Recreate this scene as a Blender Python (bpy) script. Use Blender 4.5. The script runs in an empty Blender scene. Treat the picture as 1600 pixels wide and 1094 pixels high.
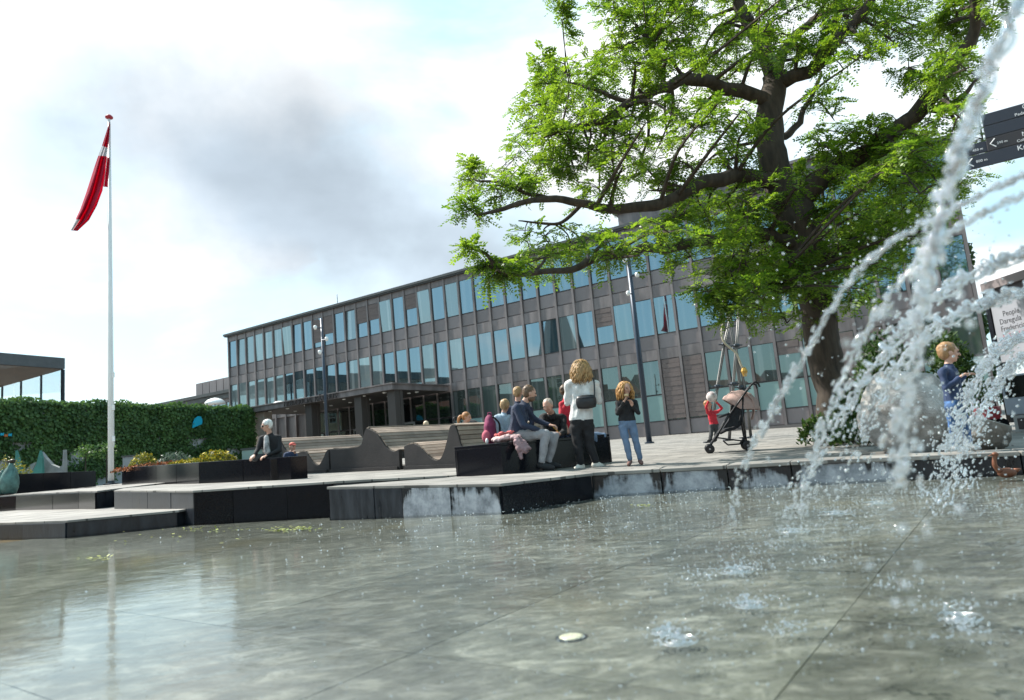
import bpy, bmesh, math, random
import numpy as np
from mathutils import Vector, Matrix, noise as mnoise
random.seed(7); RNG = np.random.default_rng(11)
sc = bpy.context.scene
COL = sc.collection
# ------------------------------------------------------------------ camera
CAM_H = 0.41
cam_d = bpy.data.cameras.new('camera'); cam = bpy.data.objects.new('camera', cam_d); COL.objects.link(cam)
cam_d.sensor_width = 36.0; cam_d.lens = 24.0
cam_d.clip_start = 0.05; cam_d.clip_end = 3000
CAM_R = Matrix.Rotation(math.radians(98.15), 4, 'X') @ Matrix.Rotation(math.radians(-5.13), 4, 'Z')
cam.matrix_world = Matrix.Translation((0, 0, CAM_H)) @ CAM_R
cam_d.dof.use_dof = True; cam_d.dof.focus_distance = 10.3; cam_d.dof.aperture_fstop = 2.2
sc.camera = cam
CLOUD_SEED = 3.7
# ------------------------------------------------------------------ sun and sky
SUN_AZ, SUN_EL = 64.0, 50.0            # degrees left of the view axis, above the horizon
sun_d = bpy.data.lights.new('sun', 'SUN'); sun_d.energy = 5.0; sun_d.angle = math.radians(0.55); sun_d.color = (1, .955, .88)
sun = bpy.data.objects.new('sun', sun_d); COL.objects.link(sun)
sdir = Vector((-math.sin(math.radians(SUN_AZ))*math.cos(math.radians(SUN_EL)), math.cos(math.radians(SUN_AZ))*math.cos(math.radians(SUN_EL)), math.sin(math.radians(SUN_EL))))
sun.rotation_euler = sdir.to_track_quat('Z', 'Y').to_euler()
world = bpy.data.worlds.new('World'); sc.world = world; world.use_nodes = True
wt = world.node_tree; wn = wt.nodes; wl = wt.links; wn.clear()
def N(tree, typ, **kw):
    n = tree.nodes.new(typ)
    for k, v in kw.items():
        if k == 'inp':
            for i, val in v.items():
                n.inputs[i].default_value = val
        else: setattr(n, k, v)
    return n
def math_(tree, op, a, b=None, c=None, clamp=False):
    n = tree.nodes.new('ShaderNodeMath'); n.operation = op; n.use_clamp = clamp
    for i, v in enumerate((a, b, c)):
        if v is None: continue
        if hasattr(v, 'links'): tree.links.new(v, n.inputs[i])
        else: n.inputs[i].default_value = v
    return n.outputs[0]
def build_world():
    sky = N(wt, 'ShaderNodeTexSky', sky_type='NISHITA', sun_disc=False, sun_elevation=math.radians(SUN_EL), sun_rotation=math.radians(-SUN_AZ), air_density=1.0, dust_density=1.5, ozone_density=1.2)
    tc = N(wt, 'ShaderNodeTexCoord'); sep = N(wt, 'ShaderNodeSeparateXYZ'); wl.new(tc.outputs['Generated'], sep.inputs[0])
    z = math_(wt, 'MAXIMUM', sep.outputs[2], 0.0); zz = math_(wt, 'ADD', z, 0.22)
    cx = math_(wt, 'DIVIDE', sep.outputs[0], zz); cy = math_(wt, 'DIVIDE', sep.outputs[1], zz)
    comb = N(wt, 'ShaderNodeCombineXYZ'); wl.new(cx, comb.inputs[0]); wl.new(cy, comb.inputs[1]); comb.inputs[2].default_value = CLOUD_SEED
    n1 = N(wt, 'ShaderNodeTexNoise', inp={'Scale': 1.15, 'Detail': 7.0, 'Roughness': .52, 'Distortion': .25}); wl.new(comb.outputs[0], n1.inputs['Vector'])
    # a broad bank of cloud towards the sun side of the square, broken sky elsewhere
    bank = math_(wt, 'MULTIPLY', math_(wt, 'ADD', sep.outputs[1], -0.15), 0.10)
    cov = math_(wt, 'ADD', n1.outputs[0], bank)
    mr = N(wt, 'ShaderNodeMapRange', interpolation_type='SMOOTHSTEP', inp={'From Min': .48, 'From Max': .70}); wl.new(cov, mr.inputs[0])
    # the grey-bellied cloud over the roof
    pc = CAM_R.to_3x3() @ Vector(((480-800)/1067, -(320-547)/1067, -1)); pc.normalize()
    ax = Vector((pc.y, -pc.x, 0)).normalized(); ay = ax.cross(pc).normalized()
    def dot(v):
        d = N(wt, 'ShaderNodeVectorMath', operation='DOT_PRODUCT'); wl.new(tc.outputs['Generated'], d.inputs[0]); d.inputs[1].default_value = v; return d.outputs['Value']
    n2 = N(wt, 'ShaderNodeTexNoise', inp={'Scale': 2.6, 'Detail': 6.0, 'Roughness': .55}); wl.new(tc.outputs['Generated'], n2.inputs['Vector'])
    da = dot(ax); db = dot(ay); df = dot(pc)
    e1 = math_(wt, 'POWER', math_(wt, 'DIVIDE', da, .43), 2.0)
    bb = math_(wt, 'ADD', db, math_(wt, 'MULTIPLY', da, .32))
    e2 = math_(wt, 'POWER', math_(wt, 'DIVIDE', bb, .24), 2.0)
    rr = math_(wt, 'SQRT', math_(wt, 'ADD', e1, e2))
    rn = math_(wt, 'ADD', rr, math_(wt, 'MULTIPLY', math_(wt, 'ADD', n2.outputs[0], -.5), 1.5))
    back = math_(wt, 'MULTIPLY', math_(wt, 'LESS_THAN', df, 0.0), 9.0)
    grey = N(wt, 'ShaderNodeMapRange', interpolation_type='SMOOTHSTEP', inp={'From Min': 1.1, 'From Max': .22}); wl.new(math_(wt, 'ADD', rn, back), grey.inputs[0])
    # soft modelling inside the clouds
    n3 = N(wt, 'ShaderNodeTexNoise', inp={'Scale': 1.9, 'Detail': 5.0}); wl.new(comb.outputs[0], n3.inputs['Vector'])
    shade = N(wt, 'ShaderNodeMapRange', inp={'From Min': .35, 'From Max': .7, 'To Min': 1.0, 'To Max': .62}); wl.new(n3.outputs[0], shade.inputs[0])
    cw = N(wt, 'ShaderNodeMix', data_type='RGBA'); cw.inputs[6].default_value = (5.6, 5.7, 5.75, 1); cw.inputs[7].default_value = (2.5, 2.95, 3.4, 1); wl.new(grey.outputs[0], cw.inputs[0])
    cs = N(wt, 'ShaderNodeMix', data_type='RGBA', blend_type='MULTIPLY'); cs.inputs[0].default_value = .8; wl.new(cw.outputs[2], cs.inputs[6]); wl.new(shade.outputs[0], cs.inputs[7])
    fac = math_(wt, 'MAXIMUM', mr.outputs[0], grey.outputs[0])
    veil = N(wt, 'ShaderNodeMix', data_type='RGBA'); veil.inputs[0].default_value = .6; wl.new(sky.outputs[0], veil.inputs[6]); veil.inputs[7].default_value = (2.5, 4.0, 4.3, 1)     # thin high haze
    mx = N(wt, 'ShaderNodeMix', data_type='RGBA'); wl.new(fac, mx.inputs[0]); wl.new(veil.outputs[2], mx.inputs[6]); wl.new(cs.outputs[2], mx.inputs[7])
    bg = N(wt, 'ShaderNodeBackground', inp={'Strength': .15}); wl.new(mx.outputs[2], bg.inputs[0])
    out = N(wt, 'ShaderNodeOutputWorld'); wl.new(bg.outputs[0], out.inputs[0])
build_world()
sc.view_settings.view_transform = 'Standard'; sc.view_settings.look = 'None'; sc.view_settings.exposure = 0.9; sc.view_settings.gamma = 1.0
sc.cycles.max_bounces = 10; sc.cycles.transparent_max_bounces = 24; sc.cycles.transmission_bounces = 8; sc.cycles.use_denoising = True
sc.cycles.sample_clamp_indirect = 6.0
# ------------------------------------------------------------------ layout helpers (metres; a photo direction gets a real distance)
def ray(px, py): return CAM_R.to_3x3() @ Vector(((px-800)/1067, -(py-547)/1067, -1))
def at(px, py, Y):
    d = ray(px, py); t = Y/d.y; return Vector((d.x*t, Y, CAM_H + d.z*t))
def atz(px, py, z):
    d = ray(px, py); t = (z-CAM_H)/d.z; return Vector((d.x*t, d.y*t, z))
def gz(x, y):                                  # height of the gently rising square
    p = .03 + .021*(y-10.3) - .02*(x-.84)
    k = .03; d = p-.39
    if d > .2: return .39
    return .39 - k*math.log1p(math.exp(-d/k))
WATER_Z = -.25
ANG = math.radians(56.7)
U = Vector((-math.sin(ANG), math.cos(ANG), 0)); NF = Vector((-U.y, U.x, 0))   # along the facade to the far end; out of the facade
FP = at(1060, 331, 32); FA = FP + U*36.45; FA.z = 0                            # far corner of the town hall
def fac(a, off, z): return FA - U*a + NF*off + Vector((0, 0, z))               # facade coordinates
# ------------------------------------------------------------------ object helpers
def thing(name, label, cat, loc=(0, 0, 0), rotz=0.0, group=None):
    o = bpy.data.objects.new(name, None); COL.objects.link(o); o.empty_display_size = .2
    o.location = loc; o.rotation_euler = (0, 0, rotz); return tag(o, label, cat, group)
def tag(o, label=None, cat=None, group=None, kind=None):
    if label: o['label'] = label
    if cat: o['category'] = cat
    if group: o['group'] = group
    if kind: o['kind'] = kind
    return o
class MB:
    def __init__(self): self.v = []; self.f = []; self.mi = []
    def add(self, vs, fs, m=0):
        b = len(self.v); self.v.extend([tuple(p) for p in vs]); self.f.extend([tuple(i+b for i in f) for f in fs]); self.mi.extend([m]*len(fs)); return self
    def box(self, lo, hi, m=0):
        x0, y0, z0 = lo; x1, y1, z1 = hi
        return self.add([(x0,y0,z0),(x1,y0,z0),(x1,y1,z0),(x0,y1,z0),(x0,y0,z1),(x1,y0,z1),(x1,y1,z1),(x0,y1,z1)], [(0,3,2,1),(4,5,6,7),(0,1,5,4),(1,2,6,5),(2,3,7,6),(3,0,4,7)], m)
    def fbox(self, a0, a1, o0, o1, z0, z1, m=0):       # a box in facade coordinates
        P = [fac(a, o, z) for z in (z0, z1) for a, o in ((a0,o1),(a1,o1),(a1,o0),(a0,o0))]
        return self.add(P, [(0,3,2,1),(4,5,6,7),(0,1,5,4),(1,2,6,5),(2,3,7,6),(3,0,4,7)], m)
    def prism(self, pts, z0, z1, m=0):                  # polygon (ccw) with flat or per-point heights
        n = len(pts); zz0 = z0 if hasattr(z0, '__len__') else [z0]*n; zz1 = z1 if hasattr(z1, '__len__') else [z1]*n
        v = [(p[0], p[1], zz0[i]) for i, p in enumerate(pts)] + [(p[0], p[1], zz1[i]) for i, p in enumerate(pts)]
        return self.add(v, [tuple(range(n-1, -1, -1)), tuple(range(n, 2*n))] + [(i, (i+1)%n, n+(i+1)%n, n+i) for i in range(n)], m)
    def tube(self, pts, rad, seg=8, m=0, cap=True):
        pts = [Vector(p) for p in pts]; n = len(pts); rad = rad if hasattr(rad, '__len__') else [rad]*n
        b = len(self.v); prev = None
        for i, p in enumerate(pts):
            t = (pts[min(i+1, n-1)] - pts[max(i-1, 0)])
            if t.length < 1e-9: t = Vector((0, 0, 1))
            t.normalize()
            if prev is None: a = t.orthogonal().normalized()
            else:
                a = prev - t*prev.dot(t)
                a = a.normalized() if a.length > 1e-6 else t.orthogonal().normalized()
            prev = a; c = t.cross(a)
            for k in range(seg):
                w = 2*math.pi*k/seg; self.v.append(tuple(p + (a*math.cos(w) + c*math.sin(w))*rad[i]))
        for i in range(n-1):
            for k in range(seg):
                k2 = (k+1) % seg; self.f.append((b+i*seg+k, b+i*seg+k2, b+(i+1)*seg+k2, b+(i+1)*seg+k)); self.mi.append(m)
        if cap:
            self.f.append(tuple(b+k for k in range(seg-1, -1, -1))); self.f.append(tuple(b+(n-1)*seg+k for k in range(seg))); self.mi += [m, m]
        return self
    def lathe(self, prof, c=(0,0,0), seg=16, m=0):
        b = len(self.v); n = len(prof)
        for r, z in prof:
            for k in range(seg):
                w = 2*math.pi*k/seg; self.v.append((c[0]+r*math.cos(w), c[1]+r*math.sin(w), c[2]+z))
        for i in range(n-1):
            for k in range(seg):
                k2 = (k+1) % seg; self.f.append((b+i*seg+k, b+i*seg+k2, b+(i+1)*seg+k2, b+(i+1)*seg+k)); self.mi.append(m)
        self.f.append(tuple(b+k for k in range(seg-1, -1, -1))); self.f.append(tuple(b+(n-1)*seg+k for k in range(seg))); self.mi += [m, m]
        return self
    def ell(self, c, r, R=None, seg=12, rings=8, m=0):
        b = len(self.v); c = Vector(c)
        def P(x, y, z):
            q = Vector((x*r[0], y*r[1], z*r[2])); return tuple(c + (R @ q if R is not None else q))
        self.v.append(P(0,0,-1))
        for i in range(1, rings):
            t = math.pi*i/rings
            for k in range(seg):
                w = 2*math.pi*k/seg; self.v.append(P(math.sin(t)*math.cos(w), math.sin(t)*math.sin(w), -math.cos(t)))
        self.v.append(P(0,0,1)); top = len(self.v)-1
        for k in range(seg):
            k2 = (k+1) % seg; self.f.append((b, b+1+k2, b+1+k)); self.mi.append(m)
            self.f.append((top, b+1+(rings-2)*seg+k, b+1+(rings-2)*seg+k2)); self.mi.append(m)
            for i in range(rings-2):
                self.f.append((b+1+i*seg+k, b+1+i*seg+k2, b+1+(i+1)*seg+k2, b+1+(i+1)*seg+k)); self.mi.append(m)
        return self
    def mesh(self, name, mats, smooth=False):
        me = bpy.data.meshes.new(name); me.from_pydata(self.v, [], self.f)
        mats = mats if isinstance(mats, (list, tuple)) else [mats]
        for m in mats: me.materials.append(m)
        if len(mats) > 1: me.polygons.foreach_set('material_index', self.mi)
        if smooth: me.polygons.foreach_set('use_smooth', [True]*len(me.polygons))
        me.update(); return me
    def build(self, name, mats, parent=None, smooth=False, bevel=0.0, loc=None, local=False):
        o = bpy.data.objects.new(name, self.mesh(name, mats, smooth)); COL.objects.link(o)
        if parent is not None:
            o.parent = parent
            if not local:                                # vertices were given in world space
                M = parent.matrix_basis
                pp = parent.parent
                while pp is not None: M = pp.matrix_basis @ M; pp = pp.parent
                o.matrix_basis = M.inverted()
        if loc is not None: o.location = loc
        if bevel:
            md = o.modifiers.new('bevel', 'BEVEL'); md.width = bevel; md.segments = 2; md.limit_method = 'ANGLE'
        return o
def link_copy(src, parent=None, loc=None, rotz=None):
    c = src.copy(); COL.objects.link(c)
    if parent is not None: c.parent = parent
    if loc is not None: c.location = loc
    if rotz is not None: c.rotation_euler = (0, 0, rotz)
    return c
def copy_tree(o, loc, rotz=0.0, label=None):
    r = link_copy(o, None, loc, rotz)
    if label: r['label'] = label
    for ch in [x for x in bpy.data.objects if x.parent == o]:
        c = link_copy(ch, r)
        for g in [x for x in bpy.data.objects if x.parent == ch]: link_copy(g, c)
    return r
# ------------------------------------------------------------------ materials
MATS = {}
def mat(name, col=(.5,.5,.5), rough=.6, metal=0.0, var=.0, vscale=3.0, bump=0.0, bscale=40.0, spec=.5, stretch=(1,1,1), col2=None, trans=0.0, coat=0.0, rnd=0.0, coords='Object', detail=5.0):
    if name in MATS: return MATS[name]
    m = bpy.data.materials.new(name); m.use_nodes = True; t = m.node_tree; b = t.nodes['Principled BSDF']
    b.inputs['Base Color'].default_value = (*col, 1); b.inputs['Roughness'].default_value = rough; b.inputs['Metallic'].default_value = metal
    b.inputs['Specular IOR Level'].default_value = spec; b.inputs['Coat Weight'].default_value = coat; b.inputs['Coat Roughness'].default_value = .08
    tc = mp = None
    if var or bump or col2:
        tc = N(t, 'ShaderNodeTexCoord'); mp = N(t, 'ShaderNodeMapping'); t.links.new(tc.outputs[coords], mp.inputs[0]); mp.inputs['Scale'].default_value = stretch
    csock = None
    if var or col2:
        nz = N(t, 'ShaderNodeTexNoise', inp={'Scale': vscale, 'Detail': detail, 'Roughness': .6}); t.links.new(mp.outputs[0], nz.inputs['Vector'])
        mx = N(t, 'ShaderNodeMix', data_type='RGBA')
        c2 = col2 if col2 else tuple(c*(1+var) for c in col); c1 = col if col2 else tuple(c*(1-var) for c in col)
        mx.inputs[6].default_value = (*c1, 1); mx.inputs[7].default_value = (*c2, 1)
        mr = N(t, 'ShaderNodeMapRange', inp={'From Min': .33, 'From Max': .67}); t.links.new(nz.outputs[0], mr.inputs[0]); t.links.new(mr.outputs[0], mx.inputs[0])
        csock = mx.outputs[2]; t.links.new(csock, b.inputs['Base Color'])
        rr = N(t, 'ShaderNodeMapRange', inp={'To Min': max(rough-.1, .02), 'To Max': min(rough+.12, 1)}); t.links.new(nz.outputs[0], rr.inputs[0]); t.links.new(rr.outputs[0], b.inputs['Roughness'])
    if rnd:
        oi = N(t, 'ShaderNodeObjectInfo'); hs = N(t, 'ShaderNodeHueSaturation'); mr2 = N(t, 'ShaderNodeMapRange', inp={'To Min': 1-rnd, 'To Max': 1+rnd}); t.links.new(oi.outputs['Random'], mr2.inputs[0]); t.links.new(mr2.outputs[0], hs.inputs['Value'])
        if csock: t.links.new(csock, hs.inputs['Color'])
        else: hs.inputs['Color'].default_value = (*col, 1)
        t.links.new(hs.outputs[0], b.inputs['Base Color'])
    if bump:
        nb = N(t, 'ShaderNodeTexNoise', inp={'Scale': bscale, 'Detail': 4.0}); t.links.new(mp.outputs[0], nb.inputs['Vector'])
        bp = N(t, 'ShaderNodeBump', inp={'Strength': bump, 'Distance': .01}); t.links.new(nb.outputs[0], bp.inputs['Height']); t.links.new(bp.outputs[0], b.inputs['Normal'])
    if trans:
        tr = N(t, 'ShaderNodeBsdfTranslucent'); ms = N(t, 'ShaderNodeMixShader'); ms.inputs[0].default_value = trans
        tr.inputs[0].default_value = (*col, 1)
        if csock: t.links.new(csock, tr.inputs[0])
        t.links.new(b.outputs[0], ms.inputs[1]); t.links.new(tr.outputs[0], ms.inputs[2]); t.links.new(ms.outputs[0], t.nodes['Material Output'].inputs[0])
    MATS[name] = m; return m
def glass_mat(name, tint, refl, dark, rough=.02, rnd=.25, curtain=.12):
    m = bpy.data.materials.new(name); m.use_nodes = True; t = m.node_tree; t.nodes.remove(t.nodes['Principled BSDF'])
    g = N(t, 'ShaderNodeBsdfGlossy', inp={'Roughness': rough}); g.inputs[0].default_value = (*tint, 1)
    d = N(t, 'ShaderNodeBsdfDiffuse'); oi = N(t, 'ShaderNodeObjectInfo')
    mr = N(t, 'ShaderNodeMapRange', inp={'To Min': 1-rnd, 'To Max': 1+rnd*2}); t.links.new(oi.outputs['Random'], mr.inputs[0])
    hs = N(t, 'ShaderNodeHueSaturation'); hs.inputs['Color'].default_value = (*dark, 1); t.links.new(mr.outputs[0], hs.inputs['Value'])
    # curtains and blinds standing behind some of the panes
    tc = N(t, 'ShaderNodeTexCoord'); mp = N(t, 'ShaderNodeMapping'); mp.inputs['Scale'].default_value = (2.6, 1, .03); t.links.new(tc.outputs['Object'], mp.inputs[0]); cb = N(t, 'ShaderNodeCombineXYZ'); t.links.new(math_(t, 'MULTIPLY', oi.outputs['Random'], 40.0), cb.inputs[0]); t.links.new(cb.outputs[0], mp.inputs['Location'])
    cn_ = N(t, 'ShaderNodeTexNoise', inp={'Scale': 1.0, 'Detail': 3.0}); t.links.new(mp.outputs[0], cn_.inputs['Vector']); cm = N(t, 'ShaderNodeMapRange', inp={'From Min': .5, 'From Max': .62}); t.links.new(cn_.outputs[0], cm.inputs[0])
    cx_ = N(t, 'ShaderNodeMix', data_type='RGBA'); cx_.inputs[7].default_value = (curtain*.92, curtain, curtain*.97, 1); t.links.new(cm.outputs[0], cx_.inputs[0]); t.links.new(hs.outputs[0], cx_.inputs[6]); t.links.new(cx_.outputs[2], d.inputs[0])
    lw = N(t, 'ShaderNodeFresnel', inp={'IOR': 1.5}); f = math_(t, 'ADD', lw.outputs[0], refl, clamp=True)
    ms = N(t, 'ShaderNodeMixShader'); t.links.new(f, ms.inputs[0]); t.links.new(d.outputs[0], ms.inputs[1]); t.links.new(g.outputs[0], ms.inputs[2])
    t.links.new(ms.outputs[0], t.nodes['Material Output'].inputs[0])
    MATS[name] = m; return m
# ------------------------------------------------------------------ palette of surfaces
M_bronze = mat('bronze_cladding', (.165,.143,.140), .5, .15, var=.32, vscale=1.6, stretch=(1.4,1.4,.3), bump=.15, bscale=25, rnd=.10)
M_panel = mat('spandrel_panel', (.20,.172,.171), .5, .1, var=.16, vscale=1.3, stretch=(1,1,.4), rnd=.13)
M_frame = mat('window_frame', (.055,.048,.05), .45, .3)
M_roof = mat('roof_metal', (.07,.075,.075), .5, .4, var=.2)
M_soffit = mat('soffit', (.05,.042,.038), .6)
M_blind = mat('blind_fabric', (.145,.115,.107), .8, var=.15, vscale=8, bump=.3, bscale=5)
M_glass = glass_mat('coated_glass', (.44,.60,.68), .38, (.02,.035,.04), rough=.015, curtain=.10)
M_glass_pale = glass_mat('curtained_glass', (.55,.70,.74), .24, (.14,.17,.17), rough=.015, curtain=.30)
M_glass_ground = glass_mat('ground_floor_glass', (.62,.76,.74), .17, (.045,.06,.055), rough=.01)
M_glass_dark = glass_mat('entrance_glass', (.7,.78,.76), .12, (.008,.010,.011), rough=.01, curtain=.03)
M_frost = mat('frosted_film', (.20,.31,.295), .35, var=.08, vscale=.7)
M_black = mat('black_granite', (.0075,.008,.011), .12, var=.3, vscale=60, bump=.02, bscale=120, spec=.22, rnd=.2)
M_white = mat('white_paint', (.78,.78,.77), .4, var=.03)
M_steel = mat('grey_steel', (.045,.055,.07), .4, .5)
M_beige = mat('beige_plaster', (.30,.255,.215), .9, var=.15, vscale=3, bump=.2)
M_render = mat('pale_render', (.42,.43,.44), .9, var=.14, vscale=1.4, bump=.2)
def stone_top():
    m = bpy.data.materials.new('pale_paving'); m.use_nodes = True; t = m.node_tree; b = t.nodes['Principled BSDF']
    tc = N(t, 'ShaderNodeTexCoord'); mp = N(t, 'ShaderNodeMapping'); mp.inputs['Rotation'].default_value = (0, 0, math.radians(33)); t.links.new(tc.outputs['Object'], mp.inputs[0])
    br = N(t, 'ShaderNodeTexBrick', inp={'Scale': 1.0, 'Mortar Size': .012, 'Brick Width': .8, 'Row Height': .4, 'Color1': (.27,.255,.23,1), 'Color2': (.205,.195,.18,1), 'Mortar': (.075,.07,.063,1)}); t.links.new(mp.outputs[0], br.inputs[0])
    nz = N(t, 'ShaderNodeTexNoise', inp={'Scale': 1.7, 'Detail': 6.0}); t.links.new(tc.outputs['Object'], nz.inputs['Vector'])
    mr = N(t, 'ShaderNodeMapRange', inp={'From Min': .3, 'From Max': .7, 'To Min': .62, 'To Max': 1.15}); t.links.new(nz.outputs[0], mr.inputs[0])
    mx = N(t, 'ShaderNodeMix', data_type='RGBA', blend_type='MULTIPLY'); mx.inputs[0].default_value = 1; t.links.new(br.outputs[0], mx.inputs[6]); t.links.new(mr.outputs[0], mx.inputs[7]); t.links.new(mx.outputs[2], b.inputs['Base Color'])
    n2 = N(t, 'ShaderNodeTexNoise', inp={'Scale': 90.0, 'Detail': 3.0}); t.links.new(tc.outputs['Object'], n2.inputs['Vector'])
    bp = N(t, 'ShaderNodeBump', inp={'Strength': .25, 'Distance': .004}); t.links.new(n2.outputs[0], bp.inputs['Height']); t.links.new(bp.outputs[0], b.inputs['Normal'])
    b.inputs['Roughness'].default_value = .75; return m
M_pave = stone_top()
def limed_slate():
    m = bpy.data.materials.new('lime_scaled_slate'); m.use_nodes = True; t = m.node_tree; b = t.nodes['Principled BSDF']
    tc = N(t, 'ShaderNodeTexCoord'); oi = N(t, 'ShaderNodeObjectInfo')
    n1 = N(t, 'ShaderNodeTexNoise', inp={'Scale': 1.1, 'Detail': 6.0, 'Roughness': .62}); t.links.new(tc.outputs['Object'], n1.inputs['Vector'])
    mp = N(t, 'ShaderNodeMapping'); mp.inputs['Scale'].default_value = (7, 7, .9); t.links.new(tc.outputs['Object'], mp.inputs[0])
    n2 = N(t, 'ShaderNodeTexNoise', inp={'Scale': 3.0, 'Detail': 5.0}); t.links.new(mp.outputs[0], n2.inputs['Vector'])
    s = math_(t, 'ADD', n1.outputs[0], math_(t, 'MULTIPLY', math_(t, 'ADD', n2.outputs[0], -.5), .34))
    # scale grows in the middle of each face and stops short of its rim
    sp = N(t, 'ShaderNodeSeparateXYZ'); t.links.new(tc.outputs['Generated'], sp.inputs[0])
    rim = math_(t, 'MULTIPLY', math_(t, 'ABSOLUTE', math_(t, 'ADD', sp.outputs[2], -.5)), -.36)
    rim2 = math_(t, 'MULTIPLY', math_(t, 'POWER', math_(t, 'ABSOLUTE', math_(t, 'ADD', sp.outputs[0], -.5)), 4.0), -2.2)
    s = math_(t, 'ADD', math_(t, 'ADD', s, rim), rim2)
    s = math_(t, 'ADD', s, math_(t, 'MULTIPLY', oi.outputs['Random'], .10))
    mr = N(t, 'ShaderNodeMapRange', interpolation_type='SMOOTHSTEP', inp={'From Min': .33, 'From Max': .43}); t.links.new(s, mr.inputs[0])
    mx = N(t, 'ShaderNodeMix', data_type='RGBA'); mx.inputs[6].default_value = (.017,.019,.022,1); 
    n5 = N(t, 'ShaderNodeTexNoise', inp={'Scale': 5.0, 'Detail': 8.0, 'Roughness': .7}); t.links.new(tc.outputs['Object'], n5.inputs['Vector'])
    lm = N(t, 'ShaderNodeMix', data_type='RGBA'); lm.inputs[6].default_value = (.12,.135,.155,1); lm.inputs[7].default_value = (.38,.40,.43,1); l5 = N(t, 'ShaderNodeMapRange', inp={'From Min': .32, 'From Max': .62}); t.links.new(n5.outputs[0], l5.inputs[0]); t.links.new(l5.outputs[0], lm.inputs[0]); t.links.new(lm.outputs[2], mx.inputs[7]); t.links.new(mr.outputs[0], mx.inputs[0]); t.links.new(mx.outputs[2], b.inputs['Base Color'])
    rr = N(t, 'ShaderNodeMapRange', inp={'To Min': .22, 'To Max': .8}); t.links.new(mr.outputs[0], rr.inputs[0]); t.links.new(rr.outputs[0], b.inputs['Roughness'])
    return m
M_lime = limed_slate()
M_slate = mat('wet_dark_slate', (.013,.015,.019), .3, spec=.35, var=.45, vscale=5, stretch=(2,2,.5), bump=.15, bscale=30, col2=(.033,.037,.045), rnd=.2)
# ------------------------------------------------------------------ ground, square, basin, water
mb = MB(); mb.add([(-900,-900,-.62),(900,-900,-.62),(900,1200,-.62),(-900,1200,-.62)], [(0,1,2,3)])
tag(mb.build('ground', mat('ground_earth', (.2,.19,.17), .9, var=.1)), kind='structure')
edge = [(-120,60),(-30,30),(-14,21),(-9.5,17),(-7.3,14.6),(-5.6,11.6),(-4.3,10.5),(-2.4,9.9),(-.6,9.0),(.55,9.1),(1.6,8.42),(2.35,8.08),(2.95,7.75),(4.8,6.87),(7.5,5.5),(12,3.2),(40,-9)]
rows = [0,.25,.6,1,1.6,2.4,3.4,4.6,6,8,10.5,13.5,17,21,26,34,48,80,160,400]
mb = MB(); V = []
for r in rows:
    for (x, y) in edge:
        X = x*(1+r*.02); Y = y+r
        V.append((X, Y, gz(X, Y)))
nc = len(edge); Fc = [(j*nc+i, j*nc+i+1, (j+1)*nc+i+1, (j+1)*nc+i) for j in range(len(rows)-1) for i in range(nc-1)]
mb.add(V, Fc)
# the drop of the square's own edge down into the basin
V2 = []
for (x, y) in edge: V2 += [(x, y, gz(x, y)), (x, y, -.6)]
mb.add(V2, [(2*i, 2*i+1, 2*i+3, 2*i+2) for i in range(nc-1)])
tag(mb.build('square_paving', M_pave, smooth=False), kind='structure')
def slate_floor_mat():
    m = bpy.data.materials.new('basin_slate'); m.use_nodes = True; t = m.node_tree; b = t.nodes['Principled BSDF']
    tc = N(t, 'ShaderNodeTexCoord'); oi = N(t, 'ShaderNodeObjectInfo'); ge = N(t, 'ShaderNodeNewGeometry')
    mp = N(t, 'ShaderNodeMapping'); mp.inputs['Scale'].default_value = (1,1.7,1); mp.inputs['Rotation'].default_value = (0,0,.5); t.links.new(ge.outputs['Position'], mp.inputs[0])
    n1 = N(t, 'ShaderNodeTexNoise', inp={'Scale': 4.5, 'Detail': 14.0, 'Roughness': .8, 'Distortion': .5}); t.links.new(mp.outputs[0], n1.inputs['Vector'])
    cr = N(t, 'ShaderNodeValToRGB'); e = cr.color_ramp.elements; e[0].position = .30; e[0].color = (.032,.037,.033,1); e[1].position = .72; e[1].color = (.44,.44,.395,1); e.new(.52).color = (.155,.16,.142,1); t.links.new(n1.outputs[0], cr.inputs[0])
    n2 = N(t, 'ShaderNodeTexNoise', inp={'Scale': .55, 'Detail': 5.0}); t.links.new(ge.outputs['Position'], n2.inputs['Vector'])
    mr = N(t, 'ShaderNodeMapRange', inp={'From Min': .56, 'From Max': .74, 'To Max': .5}); t.links.new(n2.outputs[0], mr.inputs[0])
    mx = N(t, 'ShaderNodeMix', data_type='RGBA'); mx.inputs[7].default_value = (.20,.16,.06,1); t.links.new(mr.outputs[0], mx.inputs[0]); t.links.new(cr.outputs[0], mx.inputs[6])
    hs = N(t, 'ShaderNodeHueSaturation'); v = N(t, 'ShaderNodeMapRange', inp={'To Min': .82, 'To Max': 1.22}); t.links.new(oi.outputs['Random'], v.inputs[0]); t.links.new(v.outputs[0], hs.inputs['Value']); t.links.new(mx.outputs[2], hs.inputs['Color']); t.links.new(hs.outputs[0], b.inputs['Base Color'])
    b.inputs['Roughness'].default_value = .42
    bp = N(t, 'ShaderNodeBump', inp={'Strength': .6, 'Distance': .006}); t.links.new(n1.outputs[0], bp.inputs['Height']); t.links.new(bp.outputs[0], b.inputs['Normal'])
    return m
M_floor = slate_floor_mat(); M_grout = mat('rusty_grout', (.34,.21,.06), .7, var=.5, vscale=.9, col2=(.15,.15,.13))
fl = MB().add([(-140,-60,-.281),(60,-60,-.281),(60,40,-.281),(-140,40,-.281)], [(0,1,2,3)]).build('basin_floor', M_grout); tag(fl, kind='structure')
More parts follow.
